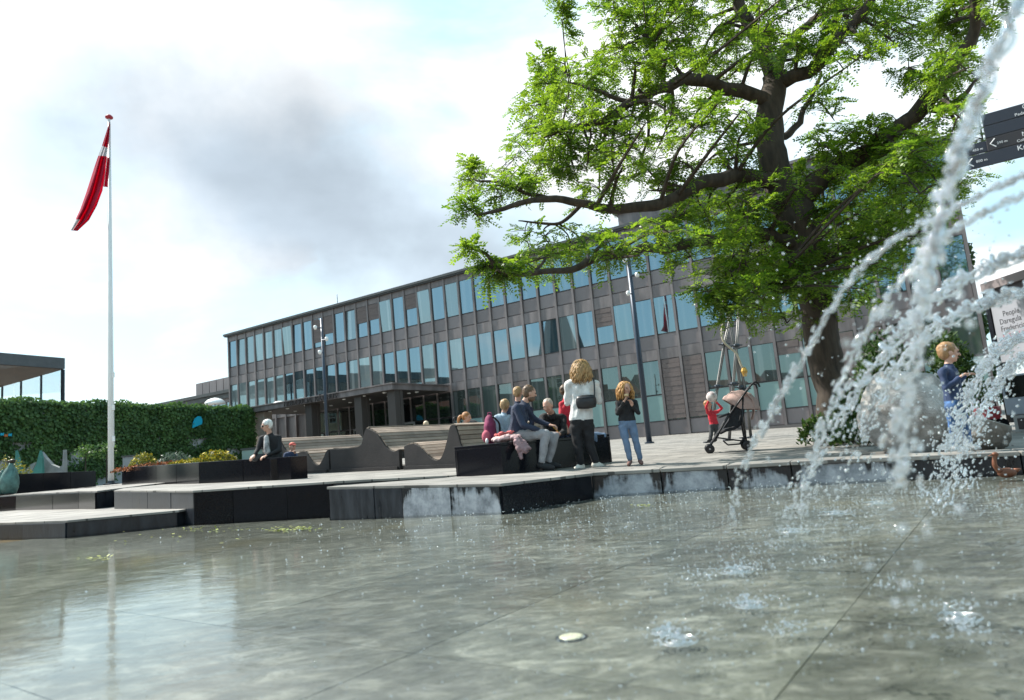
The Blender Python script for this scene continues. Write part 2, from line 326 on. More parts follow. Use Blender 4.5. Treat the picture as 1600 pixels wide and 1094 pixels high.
# big slates, laid square to the basin's rim
TU = Vector((.836,-.549,0)).normalized(); TV = Vector((.549,.836,0)).normalized(); tw, tl = 1.24, .82
TU = Vector((.81,-.586,0)).normalized(); TV = Vector((.586,.81,0)).normalized()
tile_me = {}
T0 = Vector((.56, 1.81, 0))
for i in range(-9, 7):
    for j in range(-3, 15):
        c = T0 + TU*(i*tw ) + TV*(j*tl)
        if c.y < .2 or c.y > 11.2 or c.x < -8.6 or c.x > 6.2 or abs(c.x) > c.y*.95+1.2: continue
        if c.x > 0 and c.y > 9.2-.55*c.x: continue
        k = (i*7+j*3) % 4
        if k not in tile_me:
            b_ = MB(); g = .0016 + .0003*k; h = .005 + .0005*k
            b_.box((g,g,-.02), (tw-g,tl-g,h))
            tile_me[k] = b_.mesh('slate_tile', M_floor)
        o = bpy.data.objects.new('slate_tile', tile_me[k]); COL.objects.link(o); o.parent = fl
        o.location = (c.x, c.y, -.281); o.rotation_euler = (0, 0, math.atan2(TU.y, TU.x))
def water_mat():
    m = bpy.data.materials.new('rippled_water'); m.use_nodes = True; t = m.node_tree; t.nodes.remove(t.nodes['Principled BSDF'])
    ge = N(t, 'ShaderNodeNewGeometry'); mp = N(t, 'ShaderNodeMapping'); mp.inputs['Rotation'].default_value = (0,0,-.35); mp.inputs['Scale'].default_value = (1,1.5,1); t.links.new(ge.outputs['Position'], mp.inputs[0])
    a = N(t, 'ShaderNodeTexNoise', inp={'Scale': 5.5, 'Detail': 5.0, 'Roughness': .62, 'Distortion': .5}); t.links.new(mp.outputs[0], a.inputs['Vector'])
    c = N(t, 'ShaderNodeTexNoise', inp={'Scale': 30.0, 'Detail': 3.0, 'Roughness': .6}); t.links.new(mp.outputs[0], c.inputs['Vector'])
    # livelier where the jets fall, calmer by the far steps
    sp = N(t, 'ShaderNodeSeparateXYZ'); t.links.new(ge.outputs['Position'], sp.inputs[0])
    dx = math_(t, 'ADD', sp.outputs[0], -1.9); dy = math_(t, 'ADD', sp.outputs[1], -3.8)
    dd = math_(t, 'SQRT', math_(t, 'ADD', math_(t, 'MULTIPLY', dx, dx), math_(t, 'MULTIPLY', dy, dy)))
    liv = N(t, 'ShaderNodeMapRange', interpolation_type='SMOOTHSTEP', inp={'From Min': .3, 'From Max': 4.2, 'To Min': .85, 'To Max': .10}); t.links.new(dd, liv.inputs[0])
    h = math_(t, 'ADD', math_(t, 'MULTIPLY', a.outputs[0], 1.0), math_(t, 'MULTIPLY', c.outputs[0], .10))
    bp = N(t, 'ShaderNodeBump', inp={'Distance': .013}); t.links.new(h, bp.inputs['Height']); t.links.new(liv.outputs[0], bp.inputs['Strength'])
    gl = N(t, 'ShaderNodeBsdfGlossy', inp={'Roughness': .035}); t.links.new(bp.outputs[0], gl.inputs['Normal'])
    tr = N(t, 'ShaderNodeBsdfTransparent'); tr.inputs[0].default_value = (.93,.96,.94,1)
    fr = N(t, 'ShaderNodeFresnel', inp={'IOR': 1.42}); t.links.new(bp.outputs[0], fr.inputs['Normal'])
    ms = N(t, 'ShaderNodeMixShader'); t.links.new(fr.outputs[0], ms.inputs[0]); t.links.new(tr.outputs[0], ms.inputs[1]); t.links.new(gl.outputs[0], ms.inputs[2])
    t.links.new(ms.outputs[0], t.nodes['Material Output'].inputs[0]); return m
mb = MB(); mb.add([(-140,-60,WATER_Z),(60,-60,WATER_Z),(60,40,WATER_Z),(-140,40,WATER_Z)], [(0,1,2,3)])
water = tag(mb.build('water', water_mat()), kind='structure')
# ------------------------------------------------------------------ terraces and kerb round the basin
def terrace(name, poly, tops, zb, faces, plen, facing, capm=None):
    """stone block: hidden core, facing stones along the listed edges, paving on top"""
    core = MB(); c = Vector((sum(p[0] for p in poly)/len(poly), sum(p[1] for p in poly)/len(poly)))
    ins = [(p[0]+(c.x-p[0])*.0, p[1]) for p in poly]
    o = core.prism(ins, zb, [t-.03 for t in tops]).build(name, M_slate); tag(o, kind='structure')
    n = len(poly)
    for e in faces:
        p, q = Vector(poly[e]), Vector(poly[(e+1) % n]); tp, tq = tops[e], tops[(e+1) % n]; L = (q-p).length; k = max(1, round(L/plen)); d = (q-p)/L; nr = Vector((d.y, -d.x))
        ts = sorted([0, 1] + [(i + random.uniform(-.18, .18))/k for i in range(1, k)])
        for i in range(len(ts)-1):
            t0, t1 = ts[i], ts[i+1]; a = p+(q-p)*t0 + d*.004; b = p+(q-p)*t1 - d*.004
            th = random.uniform(.024, .034)
            b_ = MB(); b_.prism([tuple(a+nr*th), tuple(b+nr*th), tuple(b+nr*.002), tuple(a+nr*.002)], zb, [tp+(tq-tp)*t0-.034, tp+(tq-tp)*t1-.034, tp+(tq-tp)*t1-.034, tp+(tq-tp)*t0-.034])
            m = facing(e, (a+b)/2) if callable(facing) else facing
            b_.build('facing_stone', m, o, bevel=.004)
    cap = MB(); out = []
    for p in poly:
        v = Vector(p)-c; out.append(tuple(c + v*(1+.045/max(v.length, .1))))
    cap.prism(out, [t-.032 for t in tops], tops).build('paving_top', capm or M_pave, o, bevel=.005)
    return o
LOW = [(-6.39,9.69),(-5.0,9.99),(-4.9,10.8),(-8.5,17.5),(-15,19),(-12.5,13.1)]
terrace('low_terrace', LOW, [-.032,-.043,-.04,-.03,0,.02], -.5, [0,5], .95, M_slate)
p27, p125, p150 = at(27,772,16.3), at(125,768.5,13.6), at(151,766,12.9)
AP = [(p27.x,p27.y),(p125.x,p125.y),(p150.x,p150.y),(-7.6,16),(-9,26),(-26,30),(-21,21.3)]
terrace('upper_terrace', AP, [.37,.33,.31,.36,.385,.385,.385], -.2, [0,1,6], 1.3, M_black)
BP = [(-4.72,9.95),(-2.5,9.13),(-1.0,10.4),(-1.5,11.6),(-8.7,15.6),(-7.25,12.3)]
terrace('middle_terrace', BP, [.217,.19,.085,.125,.335,.295], -.5, [0,1,5], .9, lambda e, p: M_black if e == 0 else M_slate)
CP = [(-2.41,8.65),(-.26,7.44),(.80,8.42),(.5,9.7),(-1.25,10.15),(-2.35,9.25)]
terrace('front_terrace', CP, [.139,.05,.026,.036,.07,.125], -.5, [0,1,5], .62, lambda e, p: (M_lime if e == 0 and p.x > -1.35 else (M_slate if e == 0 else M_black)))
kerb = tag(MB().prism([(.88,8.55),(1.62,8.36),(2.32,8.06),(2.92,7.74),(4.77,6.84),(7.5,5.45),(12,3.15),(12,3.4),(7.5,5.7),(4.8,7.1),(2.95,8.0),(1.6,8.68),(.95,8.9)], -.5, -.09).build('kerb', M_slate), kind='structure')
kp = [Vector(p) for p in ((.82,8.47),(1.62,8.22),(2.32,7.93),(2.92,7.6),(4.77,6.69),(7.5,5.3),(12,3.0))]
kz = [.024,.008,-.006,-.01,-.06,-.1,-.12]
for i in range(len(kp)-1):
    L = (kp[i+1]-kp[i]).length; k = max(1, round(L/.86)); d = (kp[i+1]-kp[i])/L; nr = Vector((-d.y, d.x))
    for j in range(k):
        t0, t1 = j/k, (j+1)/k; a = kp[i]+(kp[i+1]-kp[i])*t0+d*.006; b = kp[i]+(kp[i+1]-kp[i])*t1-d*.006; z0 = kz[i]+(kz[i+1]-kz[i])*t0; z1 = kz[i]+(kz[i+1]-kz[i])*t1
        MB().prism([tuple(a), tuple(b), tuple(b+nr*.05), tuple(a+nr*.05)], -.5, [z0-.036,z1-.036,z1-.036,z0-.036]).build('facing_stone', M_lime if a.x < 3.1 else M_slate, kerb, bevel=.006)
        MB().prism([tuple(a-nr*.02), tuple(b-nr*.02), tuple(b+nr*.46), tuple(a+nr*.46)], [z0-.034,z1-.034,z1-.034,z0-.034], [z0+.008,z1+.008,z1+.012,z0+.012]).build('kerb_slab', M_pave, kerb, bevel=.006)
# ------------------------------------------------------------------ town hall
MOD = 1.081; NM = 44; AR = -.0 + MOD*NM
hall = thing('town_hall', 'long three storey grey-brown town hall with rows of blue reflecting windows', 'building', fac(AR/2, 0, .36))
core = MB(); core.fbox(-.05, AR+.05, -13, -.11, -.3, 10.9); core.build('wall', M_bronze, hall)
b_ = MB(); b_.fbox(-.12, AR+.12, -.5, .10, -.3, .36); b_.build('plinth', mat('plinth', (.12,.11,.105), .8), hall)
for z0, z1 in ((10.46,10.84),(7.08,7.68),(4.02,4.52)):
    for s in range(11):
        b_ = MB(); b_.fbox(s*4*MOD+.004, (s+1)*4*MOD-.004, -.14, .035, z0, z1); b_.build('floor_band', M_bronze, hall)
rf = MB(); rf.fbox(-.3, AR+.3, -13.2, .30, 10.92, 11.06); rf.fbox(-.26, AR+.26, -13.1, .22, 10.842, 10.92)
roof = rf.build('roof', M_roof, hall)
b_ = MB(); b_.fbox(32.6, 43, -8, -1.6, 11.06, 12.3); b_.fbox(32.4, 43.2, -8.2, -1.4, 12.3, 12.45); b_.build('penthouse', M_bronze, roof)
an = fac(9.6, -2.5, 11.06); MB().tube([an, an+Vector((0,0,1.6))], [.035,.02], 6).build('antenna', M_steel, roof)
ml = MB().box((-.075,-.14,.36), (.075,.13,10.845)); mull_me = ml.mesh('mullion', M_bronze)
rotf = math.atan2(-U.y, -U.x)       # local x runs along the facade towards the near end, local -y out of it
mull_me = MB().box((-.06,-.085,.36), (.06,.14,10.842)).mesh('mullion', M_bronze)
def put(name, me, a, off, z, parent, tilt=0.0, bev=0.0):
    o = bpy.data.objects.new(name, me); COL.objects.link(o); o.parent = parent
    M = parent.matrix_basis
    if parent.parent: M = parent.parent.matrix_basis @ M
    o.matrix_basis = M.inverted() @ Matrix.Translation(fac(a, off, z)) @ Matrix.Rotation(rotf, 4, 'Z') @ Matrix.Rotation(tilt, 4, 'X')
    return o
for k in range(NM+1): put('mullion', mull_me, k*MOD, 0, 0, hall)
HW = (MOD-.12)/2
def frame_me(h, name='window'):
    b = MB(); w = HW-.002; t = .024
    for lo, hi in (((-w,-.02,0),(w,.05,t)), ((-w,-.02,h-t),(w,.05,h)), ((-w,-.02,t),(-w+t,.05,h-t)), ((w-t,-.02,t),(w,.05,h-t))): b.box(lo, hi)
    return b.mesh(name, M_frame)
def pane_me(h, m, name='pane'):
    return MB().box((-HW+.02,-.008,.02), (HW-.02,.008,h-.02)).mesh(name, m)
FR = {}; PN = {}
def window(kc, z0, z1, gm, tilt=0.0, blind=0.0, jig=True, split=None):
    h = round(z1-z0, 3); a = (kc+.5)*MOD
    if h not in FR: FR[h] = frame_me(h)
    w = put('window', FR[h], a, -.02, z0, hall)
    key = (h, gm.name)
    if key not in PN: PN[key] = pane_me(h, gm)
    p = bpy.data.objects.new('pane', PN[key]); COL.objects.link(p); p.parent = w
    j = random.gauss(0, .011) if jig else 0
    p.rotation_euler = (j + tilt, 0, random.gauss(0, .009))
    p.location = (0, 0, 0) if not tilt else (0, -.0, 0)
    if tilt: p.location = (0, -math.sin(tilt)*0 , 0); p.rotation_euler = (tilt, 0, 0); p.location = (0, -h*math.sin(-tilt)*0 - .02, 0)
    if blind:
        b = MB(); hb = h*blind
        for q in range(max(2, int(hb/.22))):
            n_ = max(2, int(hb/.22)); zz = h-.03-hb + q*hb/n_
            b.box((-HW+.035,-.05-.008*(q % 2),zz+.004), (HW-.035,-.022,zz+hb/n_-.004))
        o = b.build('blind', M_blind, w, local=True)
    return w
pan3 = MB().box((-HW+.03,-.03,.0), (HW-.03,.06,.66)).box((-HW+.002,-.006,-.02), (HW-.002,.06,.70)).mesh('panel', M_panel)
pan1 = MB().box((-HW+.03,-.03,.0), (HW-.03,.06,.63)).box((-HW+.002,-.006,-.02), (HW-.002,.06,.66)).mesh('panel', M_panel)
BL3 = {9: .82, 10: .6, 13: .52, 14: .5, 17: .45}; OP3 = (6, 15, 18); pale3 = {1,2,3,4,5,12,20}
for k in range(NM):
    window(k, 8.45, 10.46, M_glass_pale if (k in pale3 or k in OP3) else M_glass, tilt=.045 if k in OP3 else 0, blind=BL3.get(k, 0))
    put('panel', pan3, (k+.5)*MOD, -.05, 7.74, hall)
    if k < 20:
        window(k, 4.46, 7.08, M_glass_pale if k in (0,1,2,3,4,5,12,13,14,18) else M_glass)
    else:
        window(k, 5.25, 7.08, M_glass_pale if k in (20,27) else M_glass, blind=.5 if k == 29 else 0, tilt=.03 if k == 30 else 0)
        put('panel', pan3, (k+.5)*MOD, -.05, 4.55, hall)
        if k in (32, 33, 39, 40, 41):
            w = window(k, 1.06, 4.02, M_glass_ground, blind=.97)
        else:
            w = window(k, 2.34, 4.02, M_glass_ground, blind=.35 if k in (24, 37) else 0)
            w2 = window(k, 1.06, 2.32, M_frost, jig=False)
        put('panel', pan1, (k+.5)*MOD, -.05, .39, hall)
# entrance canopy, its columns and lettering
cn = MB(); cn.fbox(8.2, 21.5, .14, 4.9, 4.06, 4.36); canopy = cn.build('canopy', M_bronze, hall)
b_ = MB(); b_.fbox(8.1, 21.6, .14, 4.98, 4.36, 4.42); b_.build('canopy_edge', M_bronze, canopy)
b_ = MB(); b_.fbox(8.3, 21.4, .16, 4.8, 4.035, 4.06); b_.build('soffit', M_soffit, canopy)
dl = MB().lathe([(.09,0),(.11,.03),(.11,.05)], (0,0,0), 10).mesh('downlight', mat('lamp_white', (.75,.75,.72), .4))
for a in (10.5, 12.2, 13.9, 15.6, 17.2, 18.8, 20.4, 21.0):
    for o_ in (4.35, 2.4): put('downlight', dl, a, o_, 3.985, canopy)
for q, (a, o_) in enumerate(((10.2, 3.4),)):
    b = MB(); b.lathe([(.5,0),(.47,.1),(.37,.2),(.2,.27),(.06,.29)], fac(a, o_, 4.42), 20); b.build('skylight', M_white, canopy, smooth=True)
for a in (14.4, 18.55, 21.1):
    b = MB(); b.fbox(a-.28, a+.28, 4.05, 4.6, .2, 4.035); b.fbox(a-.32, a+.32, 4.0, 4.2, .2, 4.03); b.build('column', M_soffit, hall, bevel=.01)
b_ = MB(); b_.fbox(8.2, 10.1, 3.9, 4.5, .2, 4.03); b_.build('side_wall', M_beige, hall)
# glazing under the canopy
for k in range(8, 20):
    a = (k+.5)*MOD
    for z0, z1 in ((.45, 2.5), (2.55, 3.98)):
        h = round(z1-z0, 3)
        if h not in FR: FR[h] = frame_me(h)
        w = put('window', FR[h], a, .0+.06, z0, hall)
        key = (h, 'ent')
        if key not in PN: PN[key] = pane_me(h, M_glass_dark)
        p = bpy.data.objects.new('pane', PN[key]); COL.objects.link(p); p.parent = w; p.rotation_euler = (random.gauss(0,.01), 0, random.gauss(0,.01))
for a in (14.4, 15.5, 18.6):
    d_ = MB(); d_.fbox(a-.5, a-.42, .6, .68, .3, 2.5); d_.fbox(a+.42, a+.5, .6, .68, .3, 2.5); d_.fbox(a-.42, a+.42, .6, .68, 2.38, 2.5); d_.fbox(a-.42, a+.42, .6, .68, .3, .45)
    dr = d_.build('door', mat('door_frame', (.23,.22,.21), .5), hall)
    g_ = MB(); g_.fbox(a-.42, a+.42, .63, .65, .45, 2.38); g_.build('pane', M_glass_dark, dr)
    g_ = MB(); g_.tube([fac(a+.34, .74, 1.0), fac(a+.34, .74, 1.7)], .018, 6); g_.build('handle', M_white, dr)
def text_mesh(body, size, depth, m, name, align='LEFT', sx=1.0):
    cu = bpy.data.curves.new(name, 'FONT'); cu.body = body; cu.size = size; cu.extrude = depth; cu.align_x = align; cu.resolution_u = 2
    t_ = bpy.data.objects.new('tmp', cu); COL.objects.link(t_)
    me = bpy.data.meshes.new_from_object(t_.evaluated_get(bpy.context.evaluated_depsgraph_get())); bpy.data.objects.remove(t_); bpy.data.curves.remove(cu)
    me.name = name; me.materials.clear(); me.materials.append(m); me.transform(Matrix.Diagonal((sx,1,1,1))); return me
M_letter = mat('letter_bronze', (.035,.03,.03), .5, .3)
# letters stand on the front edge of the canopy
xs = 12.75
for ch in 'FREDERICIA RÅDHUS':
    if ch == ' ': xs += .22; continue
    me = text_mesh(ch, .43, .03, M_letter, 'letter'); o = bpy.data.objects.new('letter', me); COL.objects.link(o); o.parent = canopy
    w_ = max(v.co.x for v in me.vertices) - min(v.co.x for v in me.vertices)
    o.matrix_basis = hall.matrix_basis.inverted()
    o.matrix_basis = (hall.matrix_basis @ canopy.matrix_basis).inverted() @ Matrix.Translation(fac(xs, 5.03, 4.07)) @ Matrix.Rotation(rotf, 4, 'Z') @ Matrix.Rotation(math.pi/2, 4, 'X')
    xs += w_ + .07
# ------------------------------------------------------------------ far buildings
wing = thing('low_wing', 'low grey wing with flat roof behind the far end of the town hall', 'building', fac(-10, -6, .36))
b_ = MB(); b_.fbox(-26, -.2, -9, -2.0, -.3, 6.5); b_.build('wall', M_bronze, wing)
b_ = MB(); b_.fbox(-26.4, -.2, -9.4, -1.6, 6.9, 7.15); b_.fbox(-26.2, -.2, -9.2, -1.8, 6.5, 6.9); b_.build('roof', M_roof, wing)
b_ = MB(); b_.fbox(-8.3, -.2, -8, -2.3, 7.15, 8.3); pb = b_.build('roof_storey', M_panel, wing)
for k in range(8): b_ = MB(); b_.fbox(-8.2+k, -8.2+k+.92, -2.32, -2.25, 7.25, 8.2); b_.build('panel', M_panel, pb)
for k in range(6):
    b_ = MB(); b_.fbox(-6.6+k*1.08, -5.7+k*1.08, -2.02, -1.96, 4.6, 6.2); w = b_.build('window', M_frame, wing)
    g_ = MB(); g_.fbox(-6.55+k*1.08, -5.75+k*1.08, -1.965, -1.95, 4.66, 6.14); g_.build('pane', M_glass, w)
# glass pavilion beyond the ivy wall
Pc = at(98, 577, 45); zc = Pc.z; f0 = at(0, 566, 41.4); b0 = at(0, 606, 50.2)
dF = (Vector((f0.x, f0.y)) - Vector((Pc.x, Pc.y))).normalized(); dB = (Vector((b0.x, b0.y)) - Vector((Pc.x, Pc.y))).normalized()
c2 = Vector((Pc.x, Pc.y)); fr_ = c2 + dF*18; bk = c2 + dB*18
pav = thing('glass_pavilion', 'glazed corner pavilion with flat dark roof rising above the ivy wall', 'building', (Pc.x, Pc.y, .36))
out = -(dF+dB).normalized()*.3
poly = [tuple(c2+out*.4), tuple(bk), tuple(fr_)]
MB().prism(poly, zc+.02, zc+.75).build('roof', mat('pavilion_roof', (.075,.08,.085), .6, var=.15), pav)
MB().prism([tuple(c2), tuple(bk), tuple(fr_)], zc-.03, zc+.01).build('ceiling', mat('wood_ceiling', (.13,.085,.062), .7, var=.2, vscale=2), pav)
def clear_glass():
    m = bpy.data.materials.new('clear_glass'); m.use_nodes = True; t = m.node_tree; t.nodes.remove(t.nodes['Principled BSDF'])
    tr = N(t, 'ShaderNodeBsdfTransparent'); tr.inputs[0].default_value = (.95,.975,.98,1); g = N(t, 'ShaderNodeBsdfGlossy', inp={'Roughness': .01}); fr = N(t, 'ShaderNodeFresnel', inp={'IOR': 1.5}); ms = N(t, 'ShaderNodeMixShader')
    t.links.new(math_(t, 'MULTIPLY', fr.outputs[0], .3), ms.inputs[0]); t.links.new(tr.outputs[0], ms.inputs[1]); t.links.new(g.outputs[0], ms.inputs[2]); t.links.new(ms.outputs[0], t.nodes['Material Output'].inputs[0]); return m
M_clear = clear_glass()
for dd, n_ in ((dB, 5), (dF, 5)):
    for k in range(n_):
        a, b = c2+dd*(k*3.1), c2+dd*(k*3.1+3.05); nn = Vector((-dd.y, dd.x))*.02
        MB().prism([tuple(a), tuple(b), tuple(b+nn), tuple(a+nn)], .3, zc-.03).build('pane', M_clear, pav)
        if dd is dB or k == 0: MB().tube([(a.x,a.y,.3),(a.x,a.y,zc-.03)], .12 if k == 0 else .07, 6).build('post', M_steel, pav)
# ------------------------------------------------------------------ ivy wall
W0 = Vector((-16.6,42.9)); W1 = Vector((-23.9,23.4)); wd = (W1-W0).normalized(); wn_ = Vector((-wd.y, wd.x)); wn_ = wn_ if wn_.y < 0 else -wn_
WL = (W1-W0).length
ivy = thing('ivy_wall', 'high pale wall thickly overgrown with dark green ivy on the left', 'wall', (W0.x, W0.y, .36))
MB().prism([tuple(W0), tuple(W0-wn_*.35), tuple(W1-wn_*.35), tuple(W1)], -.3, 4.25).build('wall', M_render, ivy)
def leaf_mat(name, c1, c2, trans=.35, rough=.5):
    m = bpy.data.materials.new(name); m.use_nodes = True; t = m.node_tree; b = t.nodes['Principled BSDF']
    ge = N(t, 'ShaderNodeNewGeometry'); n1 = N(t, 'ShaderNodeTexNoise', inp={'Scale': 1.1, 'Detail': 3.0}); t.links.new(ge.outputs['Position'], n1.inputs['Vector'])
    ad = math_(t, 'ADD', math_(t, 'MULTIPLY', n1.outputs[0], .8), math_(t, 'MULTIPLY', ge.outputs['Random Per Island'], .5))
    mr = N(t, 'ShaderNodeMapRange', inp={'From Min': .35, 'From Max': .95}); t.links.new(ad, mr.inputs[0])
    mx = N(t, 'ShaderNodeMix', data_type='RGBA'); mx.inputs[6].default_value = (*c1,1); mx.inputs[7].default_value = (*c2,1); t.links.new(mr.outputs[0], mx.inputs[0]); t.links.new(mx.outputs[2], b.inputs['Base Color'])
    b.inputs['Roughness'].default_value = rough; b.inputs['Specular IOR Level'].default_value = .35
    tr = N(t, 'ShaderNodeBsdfTranslucent'); hs = N(t, 'ShaderNodeHueSaturation', inp={'Value': 1.5, 'Saturation': 1.12}); hs.inputs['Hue'].default_value = .485; t.links.new(mx.outputs[2], hs.inputs['Color']); t.links.new(hs.outputs[0], tr.inputs[0])
    ms = N(t, 'ShaderNodeMixShader'); ms.inputs[0].default_value = trans; t.links.new(b.outputs[0], ms.inputs[1]); t.links.new(tr.outputs[0], ms.inputs[2]); t.links.new(ms.outputs[0], t.nodes['Material Output'].inputs[0]); return m
M_ivy = leaf_mat('ivy_leaf', (.028,.07,.022), (.10,.185,.05), .3)
def quads_obj(name, V, m, parent=None, faces_per=4, smooth=False):
    """V: (n,4,3) array of leaf quads, world space"""
    n = len(V); me = bpy.data.meshes.new(name); me.vertices.add(n*4); me.vertices.foreach_set('co', np.ascontiguousarray(V, dtype=np.float32).ravel())
    me.loops.add(n*4); me.loops.foreach_set('vertex_index', np.arange(n*4, dtype=np.int32)); me.polygons.add(n); me.polygons.foreach_set('loop_start', np.arange(0, n*4, 4, dtype=np.int32)); me.update(calc_edges=True); me.materials.append(m)
    o = bpy.data.objects.new(name, me); COL.objects.link(o)
    if parent is not None: o.parent = parent; o.matrix_basis = parent.matrix_basis.inverted()
    return o
def rand_unit(n):
    v = RNG.normal(size=(n,3)); return v/np.linalg.norm(v, axis=1, keepdims=True)
def leaf_quads(P, D, Nn, L, W):
    """diamond leaves at P along D with rough normal Nn"""
    D = D/np.linalg.norm(D, axis=1, keepdims=True); S = np.cross(D, Nn); S /= np.maximum(np.linalg.norm(S, axis=1, keepdims=True), 1e-6)
    L = np.asarray(L).reshape(-1,1); W = np.asarray(W).reshape(-1,1)
    return np.stack([P, P+D*L*.5+S*W*.5, P+D*L, P+D*L*.5-S*W*.5], axis=1)
n_ = 60000
s = RNG.uniform(0, WL+.2, n_); hz = 1-RNG.uniform(0, 1, n_)**1.25
low = .3 + 1.5*np.clip((s-10)/9, 0, 1) + .55*np.sin(s*1.7+1)*np.cos(s*.9) + .35*np.sin(s*4.3)
low = np.where(s < 6, .2, low); z = low + (4.25-low)*RNG.uniform(0, 1, n_) + .12
keep = RNG.uniform(0,1,n_) < np.clip((z-low)/.9 + .25, 0, 1)
hole = np.sin(s*1.3+2)*np.sin(z*2.1+s*.6) + RNG.normal(0,.25,n_)
keep &= ~((hole > .62) & (z < 2.6) & (s < 17))
s, z = s[keep], z[keep]; n_ = len(s)
dep = .05 + np.abs(RNG.normal(0, .10, n_)) + .10*np.sin(s*2.3)*np.sin(z*2.9)**2
topm = RNG.uniform(0,1,n_) < .12; z = np.where(topm, 4.2+RNG.uniform(0,1,n_)**2*(.22+.22*np.abs(np.sin(s*1.9)*np.sin(s*.7+1))), z); dep = np.where(topm, RNG.uniform(-.35,.15,n_), dep)
P = np.stack([W0.x+wd.x*s+wn_.x*dep, W0.y+wd.y*s+wn_.y*dep, z], axis=1)
D = np.tile(np.array([0,0,-1.]), (n_,1)) + rand_unit(n_)*.8; Nn = np.tile(np.array([wn_.x,wn_.y,.4]), (n_,1)) + rand_unit(n_)*.6
o = quads_obj('ivy', leaf_quads(P, D, Nn, RNG.uniform(.10,.19,n_), RNG.uniform(.09,.16,n_)), M_ivy, ivy); o['kind'] = 'stuff'
def on_wall(px, py, off=.35):
    d = ray(px, py); w = Vector((W0.x+wn_.x*off, W0.y+wn_.y*off)); t = (w.dot(wn_))/(d.x*wn_.x+d.y*wn_.y); return Vector((d.x*t, d.y*t, CAM_H+d.z*t))
# painted boards hung on the ivy
def board(name, label, pts, m, cat):
    V = [on_wall(*p) for p in pts]; k = Vector((wn_.x, wn_.y, 0))*.04; n = len(V)
    b = MB(); b.add(V+[v+k for v in V], [tuple(range(n-1,-1,-1)), tuple(range(n,2*n))]+[(i,(i+1)%n,n+(i+1)%n,n+i) for i in range(n)])
    return tag(b.build(name, m), label, cat)
M_cyan = mat('cyan_paint', (.0,.33,.50), .6)
board('painted_board', 'bright cyan rounded board hung on the ivy wall', [(300,669),(301,661),(304,654),(309,650.5),(313,651),(315.5,657),(314.5,663)], M_cyan, 'board')
M_orange = mat('orange_paint', (.45,.12,.03), .6)
for (x, y, m, l) in ((2,679,M_cyan,'small cyan fish board at the left edge of the ivy wall'),(8,681,M_orange,'small orange fish board between two cyan ones on the ivy'),(14.5,680,M_cyan,'second small cyan fish board on the ivy wall')):
    board('fish_board', l, [(x-3,y),(x-1.2,y-2.2),(x+1.5,y-1.5),(x+3,y-3),(x+2.6,y+2.2),(x+1.4,y+1),(x-1.2,y+2)], m, 'board')
# parasol top beyond the wall
pp = at(336, 640, 47); t = thing('parasol', 'pale parasol dome showing just over the ivy wall by the town hall', 'parasol', (pp.x, pp.y, .39))
b = MB(); zt = at(336,622,47).z; b.lathe([(.72,-.42),(.62,-.25),(.44,-.1),(.2,-.02),(.02,.02)], (pp.x,pp.y,zt), 14); b.build('canopy', M_white, t, smooth=True)
MB().tube([(pp.x,pp.y,.36),(pp.x,pp.y,zt-.3)], .03, 8).build('pole', M_steel, t)
# ------------------------------------------------------------------ flagpole and flag
FPx = Vector((-11.09, 18.59, .40))
t = thing('flagpole', 'tall white flagpole with red knob on the left terrace', 'flagpole', FPx)
ftop = at(171.5, 186, 18.59).z
pl = MB(); pl.tube([FPx+Vector((0,0,.0)), FPx+Vector((0,0,3)), Vector((FPx.x,FPx.y,ftop))], [.075,.066,.034], 14); pl.build('pole', M_white, t, smooth=True)
b = MB(); b.lathe([(.03,0),(.10,.03),(.105,.07),(.06,.12),(.01,.15)], (FPx.x,FPx.y,ftop), 14); b.build('knob', mat('red_knob', (.35,.02,.04), .5), t, smooth=True)
b = MB(); b.lathe([(.19,0),(.19,.03),(.09,.035),(.08,.10)], (FPx.x,FPx.y,FPx.z), 14); b.build('base_plate', M_steel, t)
for zc_ in (1.15, 2.0, 2.9):
    b = MB(); b.box((FPx.x+.06,FPx.y-.05,FPx.z+zc_), (FPx.x+.13,FPx.y-.02,FPx.z+zc_+.14)); b.build('cleat', M_white, t)
b = MB(); b.tube([(FPx.x+.11,FPx.y-.03,FPx.z+1.0),(FPx.x+.105,FPx.y-.03,FPx.z+3),(FPx.x+.05,FPx.y-.02,ftop-.15)], .006, 5); b.build('halyard', M_white, t)
def flag_mat():
    m = bpy.data.materials.new('flag_cloth'); m.use_nodes = True; tr = m.node_tree; b = tr.nodes['Principled BSDF']
    uv = N(tr, 'ShaderNodeUVMap'); sp = N(tr, 'ShaderNodeSeparateXYZ'); tr.links.new(uv.outputs[0], sp.inputs[0])
    c1 = math_(tr, 'LESS_THAN', math_(tr, 'ABSOLUTE', math_(tr, 'ADD', sp.outputs[0], -.292)), .045)
    c2 = math_(tr, 'MULTIPLY', math_(tr, 'GREATER_THAN', sp.outputs[0], .86), math_(tr, 'LESS_THAN', sp.outputs[1], .30))
    f = math_(tr, 'MAXIMUM', c1, c2); mx = N(tr, 'ShaderNodeMix', data_type='RGBA'); mx.inputs[6].default_value = (.62,.02,.09,1); mx.inputs[7].default_value = (.72,.72,.74,1); tr.links.new(f, mx.inputs[0]); tr.links.new(mx.outputs[2], b.inputs['Base Color'])
    b.inputs['Roughness'].default_value = .7; tl = N(tr, 'ShaderNodeBsdfTranslucent'); tr.links.new(mx.outputs[2], tl.inputs[0]); ms = N(tr, 'ShaderNodeMixShader'); ms.inputs[0].default_value = .65
    tr.links.new(b.outputs[0], ms.inputs[1]); tr.links.new(tl.outputs[0], ms.inputs[2]); tr.links.new(ms.outputs[0], tr.nodes['Material Output'].inputs[0]); return m
